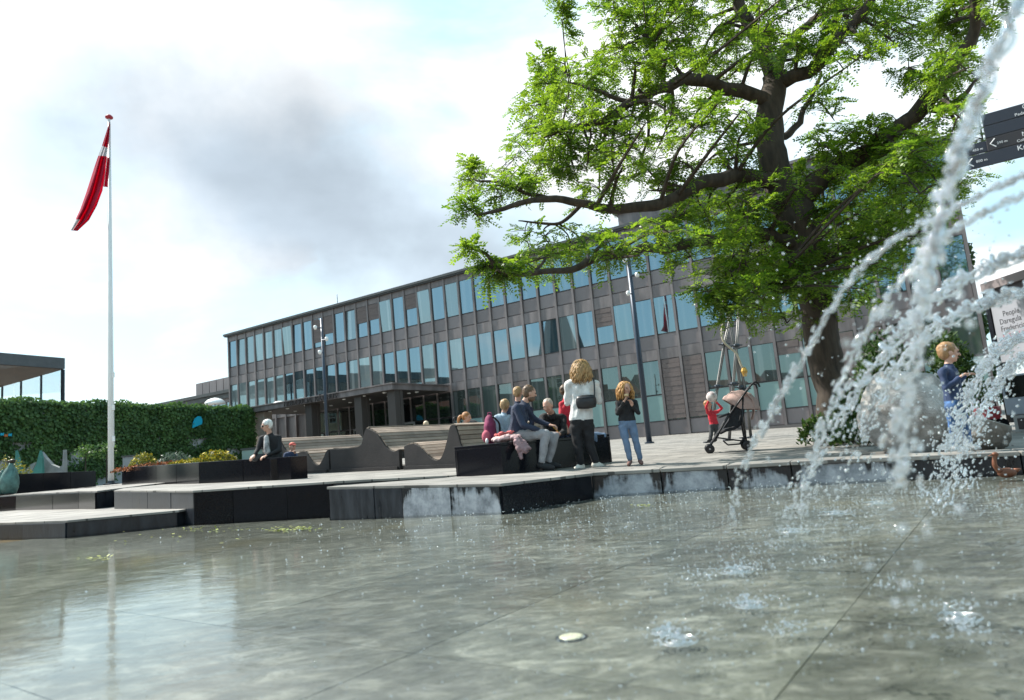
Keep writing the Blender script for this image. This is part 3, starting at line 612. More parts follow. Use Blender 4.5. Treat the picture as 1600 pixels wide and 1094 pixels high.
def make_flag():
    # limp cloth: it hangs from the pole top as one folded swag that ends in a tip to the lower left
    LE = [(171,190),(166,206),(159,228),(151,250),(143,275),(134,303),(125,328),(117,345),(110,360)]
    RE = [(171.5,191),(170.5,212),(168.5,232),(166,250),(164,272),(160,298),(151,322),(139,344),(121,361)]
    nu, nv = 64, 22; V = []; UV = []
    def cv(P, t):
        k = t*(len(P)-1); i = min(int(k), len(P)-2); f = k-i; return P[i][0]+(P[i+1][0]-P[i][0])*f, P[i][1]+(P[i+1][1]-P[i][1])*f
    for i in range(nu+1):
        t = i/nu; a, b = cv(LE, t), cv(RE, t)
        for j in range(nv+1):
            v = j/nv; amp = .05+.16*t
            dy = math.sin(v*math.pi*4.2 + t*3.0)*amp + math.sin(v*math.pi*8 - t*6)*.03*t + .25*t*(v-.5)
            p = at(a[0]+(b[0]-a[0])*v, a[1]+(b[1]-a[1])*v, 18.50 + dy - .15*t)
            V.append(p); UV.append((t, v))
    F = [(i*(nv+1)+j, i*(nv+1)+j+1, (i+1)*(nv+1)+j+1, (i+1)*(nv+1)+j) for i in range(nu) for j in range(nv)]
    b = MB(); b.add(V, F)
    # lower hoist corner still tied to the pole
    n0 = len(b.v); T = []
    for i in range(13):
        t = i/12
        for j in range(7):
            v = j/6; x = (166.5-5.5*t) + (171.2-166.5+5.2*t)*v; p = at(x, 246+47*t-1.5*t*(1-v), 18.56+.05*math.sin(v*6+t*2)); T.append(p); UV.append((.9, .12+.9*v))
    b.add(T, [(i*7+j, i*7+j+1, (i+1)*7+j+1, (i+1)*7+j) for i in range(12) for j in range(6)])
    o = b.build('flag', flag_mat(), smooth=True)
    uvl = o.data.uv_layers.new(name='UVMap')
    for l in o.data.loops: uvl.data[l.index].uv = UV[l.vertex_index]
    sd = o.modifiers.new('thickness', 'SOLIDIFY'); sd.thickness = .004
    return o
tag(make_flag(), 'red flag with white cross hanging limp from the white flagpole', 'flag')
# ------------------------------------------------------------------ left terrace furniture
def vplane_box(name, p, q, zb, zt, depth, m, parent=None, bevel=.006):
    """upright slab from p to q (2D), heights at both ends, going back by depth"""
    p, q = Vector(p), Vector(q); d = (q-p).normalized(); nr = Vector((-d.y, d.x))*depth
    return MB().prism([tuple(p), tuple(q), tuple(q+nr), tuple(p+nr)], [zb[0],zb[1],zb[1],zb[0]], [zt[0],zt[1],zt[1],zt[0]]).build(name, m, parent, bevel=bevel)
wa, wb = at(22,741,17.6), at(150,736,19.4)
lw = thing('granite_wall', 'long low black granite seat wall behind the bronze birds', 'wall', (wa.x, wa.y, .38))
for k in range(3):
    a = Vector((wa.x,wa.y)).lerp(Vector((wb.x,wb.y)), k/3+.001); b = Vector((wa.x,wa.y)).lerp(Vector((wb.x,wb.y)), (k+1)/3-.002); za = wa.z+(wb.z-wa.z)*k/3; zb_ = wa.z+(wb.z-wa.z)*(k+1)/3
    vplane_box('granite_block', a, b, (.385,.385), (za,zb_), .55, M_black, lw)
def planter():
    L, C, R = Vector((-9.82,16.91)), Vector((-6.33,13.52)), Vector((-4.17,12.46)); hL, hC, hR = .78, .68, .615
    t = thing('granite_planter', 'black polished granite planter the white-haired man sits on', 'planter', (C.x, C.y, .24))
    for p, q, hp, hq, k in ((L, C, hL, hC, 4), (C, R, hC, hR, 2)):
        for i in range(k):
            a = p.lerp(q, i/k+.0015); b = p.lerp(q, (i+1)/k-.0015); vplane_box('granite_block', a, b, (.1,.1), (hp+(hq-hp)*i/k, hp+(hq-hp)*(i+1)/k), .42, M_black, t)
    bk1, bk2 = R+Vector((-.72,1.7)), L+Vector((1.3,1.5))
    vplane_box('granite_block', R+Vector((-.02,.28)), bk1, (.1,.1), (hR-.01,hR+.04), .42, M_black, t); vplane_box('granite_block', bk1, bk2, (.1,.1), (hR+.03,hL), .42, M_black, t)
    MB().prism([tuple(L+Vector((.4,.4))), tuple(C+Vector((.1,.45))), tuple(R+Vector((-.2,.5))), tuple(bk1), tuple(bk2)], .1, [.68,.58,.53,.56,.66]).build('soil', mat('soil', (.04,.03,.022), .95, var=.3), t)
    return t
planter()
def clump(name, label, c, rx, ry, h, n, m, cat, L=(.05,.1), group=None, flower=None, up=.6):
    t = thing(name, label, cat, c, group=group); c = np.array(c)
    th = RNG.uniform(0,2*np.pi,n); r = np.sqrt(RNG.uniform(0,1,n)); hh = np.sqrt(np.maximum(0,1-r*r))*RNG.uniform(.45,1.05,n)*h
    P = np.stack([c[0]+rx*r*np.cos(th), c[1]+ry*r*np.sin(th), c[2]+hh], axis=1); D = rand_unit(n); D[:,2] = np.abs(D[:,2])*up+.2
    o = quads_obj('foliage', leaf_quads(P, D, rand_unit(n), RNG.uniform(*L,n), RNG.uniform(L[0]*.4,L[1]*.5,n)), m, t); o['kind'] = 'stuff'
    if flower is not None:
        k = flower[1]; i = RNG.choice(n, k); Pf = P[i]+np.array([0,0,.03]); o = quads_obj('blossom', leaf_quads(Pf, rand_unit(k)+np.array([0,0,.3]), rand_unit(k)+np.array([0,0,1.]), RNG.uniform(.03,.06,k), RNG.uniform(.03,.06,k)), flower[0], t); o['kind'] = 'stuff'
    b = MB()
    for i in range(7):
        w = i*.9; b.tube([(c[0],c[1],c[2]-.06),(c[0]+rx*.5*math.cos(w),c[1]+ry*.5*math.sin(w),c[2]+h*.6)], .006, 4)
    b.build('stem', mat('stem', (.06,.05,.02), .8), t); return t
M_yel = mat('yellow_flower', (.55,.42,.02), .7); M_org = mat('orange_flower', (.42,.13,.04), .8); M_bed = leaf_mat('bed_leaf', (.05,.075,.02), (.14,.15,.03)); M_grey = leaf_mat('grey_leaf', (.06,.09,.07), (.11,.14,.11))
def plant_at(px, py, Y, zb): p = at(px, py, Y); return (p.x, p.y, zb)
clump('flower_clump', 'mound of yellow flowers at the right end of the planter bed', plant_at(337,716,14.8,.60), .42,.35,.30, 500, M_bed, 'plant', flower=(M_yel,420))
clump('flower_clump', 'low spread of yellow flowers in front of the rounder yellow mound', plant_at(300,722,15.4,.64), .55,.3,.14, 400, M_bed, 'plant', flower=(M_yel,380))
clump('flower_clump', 'yellow-green bush beside the grey cabinet in the planter', plant_at(224,722,17.3,.68), .32,.3,.42, 400, M_bed, 'plant', flower=(M_yel,170))
clump('orange_bedding', 'strip of rust-orange bedding plants along the planter rim', plant_at(246,727,16.6,.66), 1.1,.35,.13, 700, mat('rust_leaf',(.20,.08,.03),.8,var=.3), 'plant', flower=(M_org,520))
clump('grey_shrub', 'soft grey-green shrub behind the yellow flowers', plant_at(272,715,17.5,.62), .5,.4,.45, 520, M_grey, 'plant')
clump('yellow_shrub', 'yellow-green shrub behind the bronze birds at far left', plant_at(10,738,22,.38), .9,.6,1.15, 900, M_bed, 'plant', flower=(M_yel,240))
def cabinet(px, py, Y, w, h, label, m):
    p = at(px, py, Y); t = thing('metal_cabinet', label, 'cabinet', (p.x,p.y,p.z)); x0 = p.x-w/2
    MB().box((x0,p.y,p.z),(x0+w,p.y+.35,p.z+h)).build('housing', m, t, bevel=.01); MB().box((x0-.02,p.y-.02,p.z+h),(x0+w+.02,p.y+.37,p.z+h+.04)).build('lid', M_roof, t); MB().box((x0+.04,p.y-.012,p.z+.05),(x0+w-.04,p.y-.002,p.z+h-.05)).build('door', m, t)
M_cab = mat('cabinet_grey', (.22,.24,.25), .5, var=.06)
cabinet(203, 752, 18.5, .40, .65, 'small grey metal cabinet at the left end of the planter', M_cab)
cabinet(390, 728, 15.5, .34, .36, 'small pale green lantern box left of the white-haired man', mat('cabinet_green', (.30,.40,.36), .4))
# bronze birds
M_pat = mat('green_patina', (.085,.17,.155), .6, .3, var=.35, vscale=7, bump=.3, bscale=30)
M_brz = mat('dark_bronze', (.05,.045,.035), .45, .7, var=.3)
def bird(px, Y, hpx, label, turn):
    p = at(px, 770, Y); p.z = .372; h = hpx*Y/1067; t = thing('bird_statue', label, 'statue', p, group='bronze birds on the terrace')
    b = MB(); b.lathe([(.07,0),(.14,.03),(.185,.18),(.20,.32),(.19,.48),(.15,.62),(.09,.74),(.058,.82),(.05,.88)], p, 18)
    for i, v in enumerate(b.v):                      # lean of the neck
        k = max(0, (v[2]-p.z-.45))/.5; b.v[i] = (v[0]+turn*.05*k*k, v[1], p.z+(v[2]-p.z)*h/1.02)
    b.build('body', M_pat, t, smooth=True)
    hd = p+Vector((turn*.06,0,h*.915)); b = MB(); b.ell(hd, (.075,.06,.055), seg=12, rings=8); b.tube([hd, hd+Vector((turn*-.10,0,.01)), hd+Vector((turn*-.19,0,-.005))], [.04,.02,.006], 8); b.build('head', M_brz, t, smooth=True)
    for s_ in (-1, 1):
        b = MB(); b.ell(p+Vector((s_*.16,-.02,h*.42)), (.035,.09,.26), seg=10, rings=8); b.build('wing', M_pat, t, smooth=True)
        b = MB(); b.ell(p+Vector((s_*.07,-.12,.02)), (.055,.12,.022), seg=10, rings=6); b.build('foot', M_brz, t, smooth=True)
bird(14.5, 16.9, 56, 'green patinated bronze bird statue standing whole at the far left', 1)
bird(-1.5, 16.9, 38, 'smaller bronze bird statue cut by the left picture edge', -1)
# play sculpture with two teal sails and a grey hull
def sculpture():
    c = at(62, 742, 25); t = thing('sail_sculpture', 'sculpture of teal pointed sails and a swept grey hull beyond the low wall', 'sculpture', (c.x, c.y, .38))
    Mt = mat('teal_mesh', (.04,.17,.145), .7, var=.2); Mg = mat('grey_hull', (.21,.22,.22), .8, var=.2)
    def sheet(name, pts, m, Y, dy):
        V = [at(x, y, Y) for x, y in pts]; k = Vector((0,dy,0)); n = len(V)
        MB().add(V+[v+k for v in V], [tuple(range(n)), tuple(range(2*n-1,n-1,-1))]+[(i,n+i,n+(i+1)%n,(i+1)%n) for i in range(n)]).build(name, m, t)
    sheet('sail', [(22,742),(24,704),(28,716),(33,738)], Mt, 25, .12); sheet('sail', [(46,744),(56,726),(62,704),(65,716),(66,742)], Mt, 25.1, .12)
    sheet('hull', [(62,742),(63,706),(70,715),(80,726),(92,731),(97,727),(98.3,703),(99.5,703),(100.5,745)], Mg, 25.4, .18); sheet('rib', [(33,738),(40,734),(47,726),(56,722),(46,744),(36,746)], Mg, 25.3, .3)
sculpture()
for i, (px, hp) in enumerate(((133,24),(166,24))):
    p = at(px, 745, 27); t = thing('young_shrub', ['thin staked shrub in front of the wall left of the flagpole','dark staked shrub right behind the flagpole'][i], 'shrub', (p.x,p.y,.385)); MB().tube([(p.x,p.y,.3),(p.x+.02,p.y,1.7)], .025, 6).build('trunk', M_brz, t)
    n = 260; P = np.array([p.x,p.y,1.75])+rand_unit(n)*RNG.uniform(.05,.42,(n,1))*np.array([1,1,.9]); o = quads_obj('crown', leaf_quads(P, rand_unit(n), rand_unit(n), RNG.uniform(.07,.14,n), RNG.uniform(.05,.09,n)), M_ivy, t); o['kind'] = 'stuff'
# ------------------------------------------------------------------ wave benches
BQ = Vector((-1.28, 13.29, 0))
def bp(px, py):
    d = ray(px, py); t = BQ.dot(NF)/d.dot(NF); v = d*t; return (v - BQ).dot(-U), CAM_H + v.z       # along the panel, height
PROF = [(400,716),(415,702),(424,691),(431,687),(437,690),(445,703),(454,711),(463,709),(474,705.6),(479,708.5),(484,716),(491,725),(498,727),(505,716),(510,705),(517,702.5),(531,702.5),(553.6,700),(564,695),(568,680),(572,670),(577,671.5),(588,678),(596.5,690),(605,701),(614,706),(621,704),(633,697),(643,694),(652,696.5),(662.5,706),(673,716.5),(681.5,720),(688.5,716.5),(694.6,702.5),(699,685),(702.5,668.5),(706,664.5),(710,666),(714.6,676.5),(720,695),(730,708),(745,714),(760,716)]
PR = [Vector(bp(*p)) for p in PROF]
def smooth_curve(P, n=6):
    out = []
    for i in range(len(P)-1):
        p0, p1, p2, p3 = P[max(i-1,0)], P[i], P[i+1], P[min(i+2,len(P)-1)]
        for k in range(n):
            t = k/n; out.append(.5*((2*p1)+(p2-p0)*t+(2*p0-5*p1+4*p2-p3)*t*t+(3*p1-p0-3*p2+p3)*t**3))
    return out+[P[-1]]
CV = smooth_curve(PR)
M_wood = mat('weathered_slat', (.25,.195,.155), .8, var=.25, vscale=2.2, stretch=(1,1,1), bump=.4, bscale=18, rnd=.22)
M_conc = mat('dark_cast_panel', (.036,.031,.030), .75, var=.3, vscale=2.5, bump=.3, bscale=30)
BK = -NF                                                     # the slats run back from the panel
def b3(s_, z_, back): v = BQ + (-U)*s_ + BK*back; return Vector((v.x, v.y, z_))
def bench(px0, px1, label, L):
    s0, s1 = bp(px0, 735)[0], bp(px1, 735)[0]; cv = [p for p in CV if s0-.001 <= p.x <= s1+.001]
    g = b3((s0+s1)/2, 0, 0); zg = gz(g.x, g.y); t = thing('wave_bench', label, 'bench', (g.x, g.y, zg), group='wave shaped slatted benches')
    def zbase(s_): v = b3(s_, 0, 0); return gz(v.x, v.y)-.02
    # end panel following the wave
    pts = [(p.x, p.y) for p in cv]; V = []; F = []; n = len(pts)
    for off in (0, .09):
        for (s_, z_) in pts: V += [b3(s_, z_, off), b3(s_, zbase(s_), off)]
    m_ = 2*n
    for i in range(n-1):
        a, b = 2*i, 2*i+2
        F += [(a, a+1, b+1, b), (m_+a, m_+b, m_+b+1, m_+a+1), (a, b, m_+b, m_+a), (a+1, m_+a+1, m_+b+1, b+1)]
    F += [(0, m_, m_+1, 1), (m_-2, m_-1, 2*m_-1, 2*m_-2)]
    MB().add(V, F).build('end_panel', M_conc, t)
    MB().add(*(lambda A: ([b3(s_, z_, o_) for o_ in (-.05, -.002) for (s_, z_) in A], [(0,1,2,3),(7,6,5,4),(0,4,5,1),(1,5,6,2),(2,6,7,3),(3,7,4,0)]))([(s0+.03, zbase(s0)), (s1-.03, zbase(s1)), (s1-.03, zbase(s1)+.09), (s0+.03, zbase(s0)+.09)])).build('plinth', M_conc, t)
    # slats: one board every 9 cm along the curve
    acc = 0; last = None; slat_w = .078
    for i in range(len(cv)-1):
        p, q = cv[i], cv[i+1]; seg = (q-p).length; pos = 0
        while acc + (seg-pos) >= .092:
            pos += .092-acc; acc = 0; c = p.lerp(q, pos/seg); d = (q-p).normalized(); nn = Vector((-d.y, d.x))
            A = [c-d*slat_w/2+nn*.002, c+d*slat_w/2+nn*.002, c+d*slat_w/2+nn*(.026+random.uniform(-.003,.003)), c-d*slat_w/2+nn*.026]
            MB().add([b3(a.x, a.y, o_) for o_ in (.03+random.uniform(0,.02), L+random.uniform(-.03,.03)) for a in A], [(3,2,1,0),(4,5,6,7),(0,1,5,4),(1,2,6,5),(2,3,7,6),(3,0,4,7)]).build('slat', M_wood, t)
        acc += seg-pos
    # far end panel
    V = []; F = []
    for off in (L-.1, L-.04):
        for (s_, z_) in pts: V += [b3(s_, z_-.01, off), b3(s_, zbase(s_), off)]
    for i in range(n-1):
        a, b = 2*i, 2*i+2; F += [(a, a+1, b+1, b), (m_+a, m_+b, m_+b+1, m_+a+1), (a, b, m_+b, m_+a)]
    MB().add(V, F).build('end_panel', M_conc, t)
bench(400, 461, 'wooden wave bench behind the child in the red cap', 2.6)
bench(463, 514.5, 'wave bench with a single deep dip right of the red-capped child', 2.2)
bench(516, 625, 'wave bench whose left end rises to a tall rounded crest', 3.4)
bench(632, 760, 'wave bench with crest at its right end beside the granite block', 3.4)
# ------------------------------------------------------------------ granite seat block
def seat_block():
    L, C, R = Vector((-.99,10.28)), Vector((-.28,9.79)), Vector((1.48,11.39)); K = L + (R-C)
    t = thing('granite_block_seat', 'black granite seat block with the family sitting on it', 'bench', (C.x, C.y, .04)); zt = .50
    for p, q, k in ((L, C, 1), (C, R, 3), (R, K, 1), (K, L, 3)):
        for i in range(k):
            a = p.lerp(q, i/k+.002); b = p.lerp(q, (i+1)/k-.002); vplane_box('granite_panel', a, b, (-.06,-.06), (zt-.045,zt-.045), .05, M_black, t, .004)
    MB().prism([tuple(L), tuple(C), tuple(R), tuple(K)], zt-.043, zt).build('seat_slab', M_black, t, bevel=.006)
seat_block()
# ------------------------------------------------------------------ lamp posts
M_post = mat('post_paint', (.035,.05,.075), .4, .3)
def lamp(px, py, Y, ztop, r, label, spots):
    p = at(px, py, Y); zb = gz(p.x, p.y); t = thing('lamp_post', label, 'lamp post', (p.x, p.y, zb))
    MB().tube([(p.x,p.y,zb-.05),(p.x,p.y,ztop)], [r,r*.8], 12).build('pole', M_post, t, smooth=True); MB().lathe([(r*1.7,0),(r*1.7,.04),(r*1.05,.05)], (p.x,p.y,zb), 14).build('base_ring', M_post, t)
    for (sx, sz, cam_) in spots:
        c = Vector((p.x, p.y-.06, sz)); e = c+Vector((sx*.24,-.08,0)); b = MB(); b.tube([c, e], .02, 6); br = b.build('bracket', M_post, t)
        b = MB(); b.lathe([(.03,.09),(.06,.07),(.065,.01),(.05,-.04),(.02,-.06)], e, 12); b.build('spot', M_white, br, smooth=True)
lamp(1015, 693, 20.6, 6.1, .085, 'dark blue lamp post with white camera domes right of the girl', [(-.6,4.75,0),(-.55,5.8,0),(.8,5.3,0)])
lamp(512, 700, 24, 5.6, .055, 'slim dark lamp post in front of the town hall canopy', [(-.8,5.25,0),(.8,4.8,0),(-.3,4.35,0)])
# ------------------------------------------------------------------ the big tree
TY = 12.6
M_bark = mat('furrowed_bark', (.05,.038,.028), .95, var=.45, vscale=9, stretch=(1,1,.18), bump=1.0, bscale=14)
M_leaf = leaf_mat('locust_leaf', (.05,.12,.018), (.185,.285,.045), .55, .4)
tb = at(1308, 691, TY); tb.z = gz(tb.x, tb.y)
tree = thing('locust_tree', 'large spreading tree with dark twisted trunk and feathery leaves by the fountain', 'tree', tb)
def tpts(L): return [at(x, y, TY+dy) for x, y, dy in L]
LIMBS = [   # (points (px, py, metres nearer/farther than the trunk), radii)
 ([(1314,712,0),(1308,668,0),(1302,610,0),(1292,545,0),(1276,470,0),(1262,410,0),(1248,350,0),(1236,312,0)], [.50,.36,.315,.30,.31,.33,.36,.36]),
 ([(1240,330,0),(1218,285,0),(1207,228,0),(1205,175,.1),(1210,116,.2)], [.34,.30,.26,.25,.24]),
 ([(1210,120,.2),(1196,84,.3),(1176,44,.4),(1158,8,.5),(1150,-60,.8),(1140,-160,1)], [.20,.16,.14,.12,.10,.05]),
 ([(1212,128,.2),(1232,122,0),(1282,99,-.4),(1296,66,-.6),(1334,31,-.8),(1362,2,-1.0),(1380,-60,-1.2)], [.16,.14,.12,.11,.10,.08,.05]),
 ([(1213,112,.2),(1222,86,.6),(1252,44,1.0),(1303,8,1.4),(1330,-50,1.6)], [.13,.11,.09,.07,.04]),
 ([(1246,330,0),(1258,308,-.1),(1281,285,-.2),(1338,245,-.5),(1395,210,-.8),(1448,162,-1.1),(1476,118,-1.3),(1510,79,-1.5),(1523,35,-1.7),(1518,-20,-1.9)], [.24,.22,.19,.165,.15,.14,.125,.10,.085,.05]),
 ([(1448,165,-1.1),(1472,170,-1.2),(1500,153,-1.3),(1530,120,-1.4)], [.08,.065,.05,.02]),
 ([(1206,180,.1),(1189,153,0),(1130,136,-.3),(1082,125,-.5),(1042,136,-.7),(985,162,-.9),(937,189,-1.1),(893,200,-1.2),(850,215,-1.3)], [.17,.135,.125,.115,.10,.08,.06,.04,.015]),
 ([(1045,135,-.7),(1030,118,-.6),(1027,88,-.5),(1010,60,-.4)], [.06,.05,.04,.02]),
 ([(985,162,-.9),(950,150,-.8),(915,135,-.6),(880,130,-.4)], [.05,.04,.03,.012]),
 ([(1224,290,0),(1196,281,-.2),(1138,281,-.6),(1077,294,-.9),(1030,318,-1.1),(1007,323,-1.2),(963,327,-1.4),(910,320,-1.6),(858,311,-1.8),(788,325,-2.0),(744,335,-2.1)], [.19,.15,.13,.11,.10,.095,.085,.07,.055,.038,.015]),
 ([(858,311,-1.8),(820,300,-1.6),(780,285,-1.5),(740,280,-1.4)], [.045,.035,.025,.012]),
 ([(910,320,-1.6),(880,345,-1.4),(850,348,-1.3),(810,345,-1.2)], [.04,.03,.025,.01]),
 ([(1258,385,0),(1182,362,-.5),(1095,377,-1.0),(1007,392,-1.5),(928,408,-1.9),(867,425,-2.2),(788,425,-2.4),(757,398,-2.5),(731,386,-2.6)], [.13,.105,.09,.078,.066,.05,.04,.028,.012]),
 ([(788,425,-2.4),(765,418,-2.4),(745,422,-2.4)], [.03,.02,.008]),
 ([(1262,415,0),(1310,400,.6),(1370,385,1.2),(1430,360,1.6),(1480,340,1.9)], [.11,.09,.07,.05,.02]),
 ([(1265,425,-.1),(1230,440,-.8),(1190,455,-1.3),(1140,465,-1.6)], [.09,.07,.05,.02]),
 ([(1215,215,.2),(1236,205,.6),(1262,162,1.0),(1283,112,1.3)], [.09,.07,.055,.03]),
 ([(1258,308,.2),(1310,270,1.2),(1380,250,2.2),(1450,230,2.8)], [.09,.07,.05,.02]),
]
bb = MB(); limb_pts = []
for P, r in LIMBS:
    pts = tpts(P); cv = smooth_curve(pts, 5); rr = [r[min(int(i/5), len(r)-1)] + (r[min(int(i/5)+1, len(r)-1)]-r[min(int(i/5), len(r)-1)])*(i % 5)/5 for i in range(len(cv))]
    for i in range(1, len(cv)-1): cv[i] = cv[i] + Vector((mnoise.noise(cv[i]*2.3), mnoise.noise(cv[i]*2.3+Vector((9,0,0))), mnoise.noise(cv[i]*2.3+Vector((0,9,0)))))*.09*min(1, rr[i]*8+.25)
    rr = [q*(1+.10*mnoise.noise(c*3)) for q, c in zip(rr, cv)]
    bb.tube(cv, rr, 14 if r[0] > .15 else 9)
    limb_pts += [(c, q) for c, q in zip(cv, rr)][3:]
LPn = np.array([tuple(c) for c, q in limb_pts])
bb.build('trunk', M_bark, tree, smooth=True)
# where the crown carries leaves
def inside(p, poly):
    x, y = p; c = False; n = len(poly)
    for i in range(n):
        x1, y1 = poly[i]; x2, y2 = poly[(i+1) % n]
        if (y1 > y) != (y2 > y) and x < (x2-x1)*(y-y1)/(y2-y1)+x1: c = not c
    return c
REG = [([(935,-70),(1180,-70),(1172,60),(1120,105),(1180,165),(1180,262),(1110,270),(1010,300),(930,308),(880,300),(770,320),(738,300),(728,272),(790,268),(835,245),(812,195),(838,150),(845,95),(885,70),(940,62)], 86, .95),
       ([(770,415),(830,390),(900,395),(1000,378),(1050,345),(1105,310),(1225,315),(1275,400),(1255,490),(1190,505),(1120,478),(1088,440),(1075,408),(960,405),(915,420),(835,432),(785,430)], 46, 1.0),
       ([(1240,350),(1330,300),(1440,285),(1490,300),(1470,370),(1430,420),(1380,450),(1320,465),(1290,430)], 26, 1.0),
       ([(1110,330),(1240,330),(1290,430),(1270,500),(1200,505),(1120,470)], 12, 1.0),
       ([(1185,-70),(1545,-70),(1525,30),(1470,55),(1400,50),(1365,95),(1275,108),(1235,95),(1190,70)], 36, .95),
       ([(1385,60),(1510,20),(1580,-20),(1530,105),(1480,128),(1405,115)], 16, .9),
       ([(1262,200),(1330,180),(1400,205),(1350,240),(1295,280),(1262,280)], 11, .9),
       ([(1400,215),(1500,165),(1550,240),(1500,300),(1410,290)], 15, .9),
       ([(1345,255),(1450,225),(1500,290),(1430,330),(1340,320)], 14, 1.0)]
HOLES = [[(1218,200),(1258,205),(1262,262),(1222,268)], [(1285,118),(1400,128),(1420,165),(1300,168)], [(868,330),(955,333),(960,378),(872,372)], [(1090,215),(1130,210),(1140,240),(1100,245)]]
CL = []
for poly, cnt, dens in REG:
    xs_ = [p[0] for p in poly]; ys_ = [p[1] for p in poly]; got = 0; tries = 0; mind = 26
    while got < cnt and tries < 6000:
        tries += 1; p = (random.uniform(min(xs_), max(xs_)), random.uniform(min(ys_), max(ys_)))
        if not inside(p, poly) or any(inside(p, h) for h in HOLES): continue
        if any((p[0]-q[0])**2+(p[1]-q[1])**2 < mind*mind and abs(q[4]-0) < 9 for q in CL[-got:]) if got else False:
            if tries < 3000: continue
        CL.append((p[0], p[1], random.uniform(30, 46), dens, random.gauss(-.2, 1.35))); got += 1
CL += [(735,282,16,1,-1.5),(742,335,16,1,-2.1),(734,388,12,.8,-2.6),(752,420,14,.9,-2.4),(775,440,16,.8,-2.4),(820,300,26,1,-1.6),(880,2,10,.6,-1.5),(868,-8,12,.6,-1.5),(858,150,20,.9,-.6),(840,100,16,.9,-.5),(960,30,30,1,-.2),(1230,505,18,.8,-1),(1150,500,18,.8,-1.6),(1120,465,20,.9,-1.6),(1290,470,22,1,-.4),(1340,475,20,.9,.2)]
lq = []; tw = MB()
def pinnate(P, D, ln):
    """arrays of leaf stalks -> leaflet quads"""
    n = len(P); D = D/np.linalg.norm(D, axis=1, keepdims=True); up = np.tile(np.array([0,0,1.]), (n,1)) + rand_unit(n)*.5
    S = np.cross(D, up); S /= np.maximum(np.linalg.norm(S, axis=1, keepdims=True), 1e-6); Nn = np.cross(S, D)
    out = []
    for k in range(6):
        f = .22+.15*k; base = P + D*(ln*f)[:,None] - np.array([0,0,1.])*(ln*f*f*.35)[:,None]
        for s_ in (-1, 1):
            dd = S*s_ + D*.45 + Nn*(-.18) + rand_unit(n)*.22
            out.append(leaf_quads(base, dd, Nn+rand_unit(n)*.35, ln*(.33-.018*k), ln*.150))
    base = P + D*ln[:,None] - np.array([0,0,1.])*(ln*.35)[:,None]; out.append(leaf_quads(base, D+rand_unit(n)*.2, Nn, ln*.25, ln*.11))
    return np.concatenate(out)
for (px, py, rp, dens, dy) in CL:
    C = at(px, py, TY+max(-3.2, min(3.2, dy))); R = rp*C.y/1067
    i = int(np.argmin(np.sum((LPn-np.array(C))**2, axis=1))); B = Vector(LPn[i]); br = limb_pts[i][1]
    mid = B.lerp(C, .5) + Vector((random.gauss(0,.12), random.gauss(0,.12), random.uniform(.02,.22)))
    cvb = smooth_curve([B, mid, C], 5); r0 = min(.045, br*.7); tw.tube(cvb, [r0*(1-.75*k/(len(cvb)-1)) for k in range(len(cvb))], 5)
    nt = int(8*dens+1)
    for _ in range(nt):
        d = Vector((random.gauss(0,1), random.gauss(0,1), random.gauss(.12,.55))).normalized(); L = R*random.uniform(.7,1.35)
        s0 = cvb[random.randint(len(cvb)//2, len(cvb)-1)]
        e = s0 + d*L; m_ = s0.lerp(e, .5)+Vector((0,0,.06*L)); e = e - Vector((0,0,.10*L)); tc_ = smooth_curve([s0, m_, e], 3); tw.tube(tc_, [.011*(1-.7*k/(len(tc_)-1)) for k in range(len(tc_))], 4)
        nl = int(RNG.integers(8, 12)); f = RNG.uniform(.15, 1.0, nl)
        P = np.array([tuple(tc_[min(int(q*(len(tc_)-1)+.5), len(tc_)-1)]) for q in f]) + rand_unit(nl)*.03
        D = np.tile(np.array(tuple(d))*.7, (nl,1)) + rand_unit(nl)*.85; D[:,2] = D[:,2]*.55 - .05
        lq.append(pinnate(P, D, RNG.uniform(.11, .29, nl)))
tw.build('branch', M_bark, tree)
o = quads_obj('crown', np.concatenate(lq), M_leaf, tree); o['kind'] = 'stuff'
# ------------------------------------------------------------------ planting, rocks and things right of the tree
M_bush = leaf_mat('bush_leaf', (.018,.05,.012), (.06,.11,.025), .3)
def bush(name, label, px, py, Y, rx, ry, h, n, m=M_bush, L=(.07,.14), flower=None, zb=None):
    p = at(px, py, Y); z = gz(p.x, p.y) if zb is None else zb; return clump(name, label, (p.x, p.y, z), rx, ry, h, n, m, 'bush', L=L, flower=flower, up=.9)
M_pink = mat('pale_flower', (.6,.42,.3), .7)
bush('flower_bush', 'low bush with pale pink flowers at the foot of the tree', 1282, 693, 12.0, .34, .3, .50, 600, flower=(M_pink, 60))
bush('green_bush', 'dense dark green bush against the right of the tree trunk', 1332, 693, 11.9, .34, .3, .85, 1100)
bush('green_bush', 'low dark ground cover left of the boulder', 1350, 697, 11.0, .5, .3, .35, 700)
bush('green_bush', 'tall dark shrub behind the boulder', 1400, 680, 15.5, .85, .6, 2.2, 3200, L=(.09,.17))
bush('green_bush', 'dark shrub behind the boy in blue', 1505, 670, 15.2, .6, .5, 2.1, 2400, L=(.09,.17))
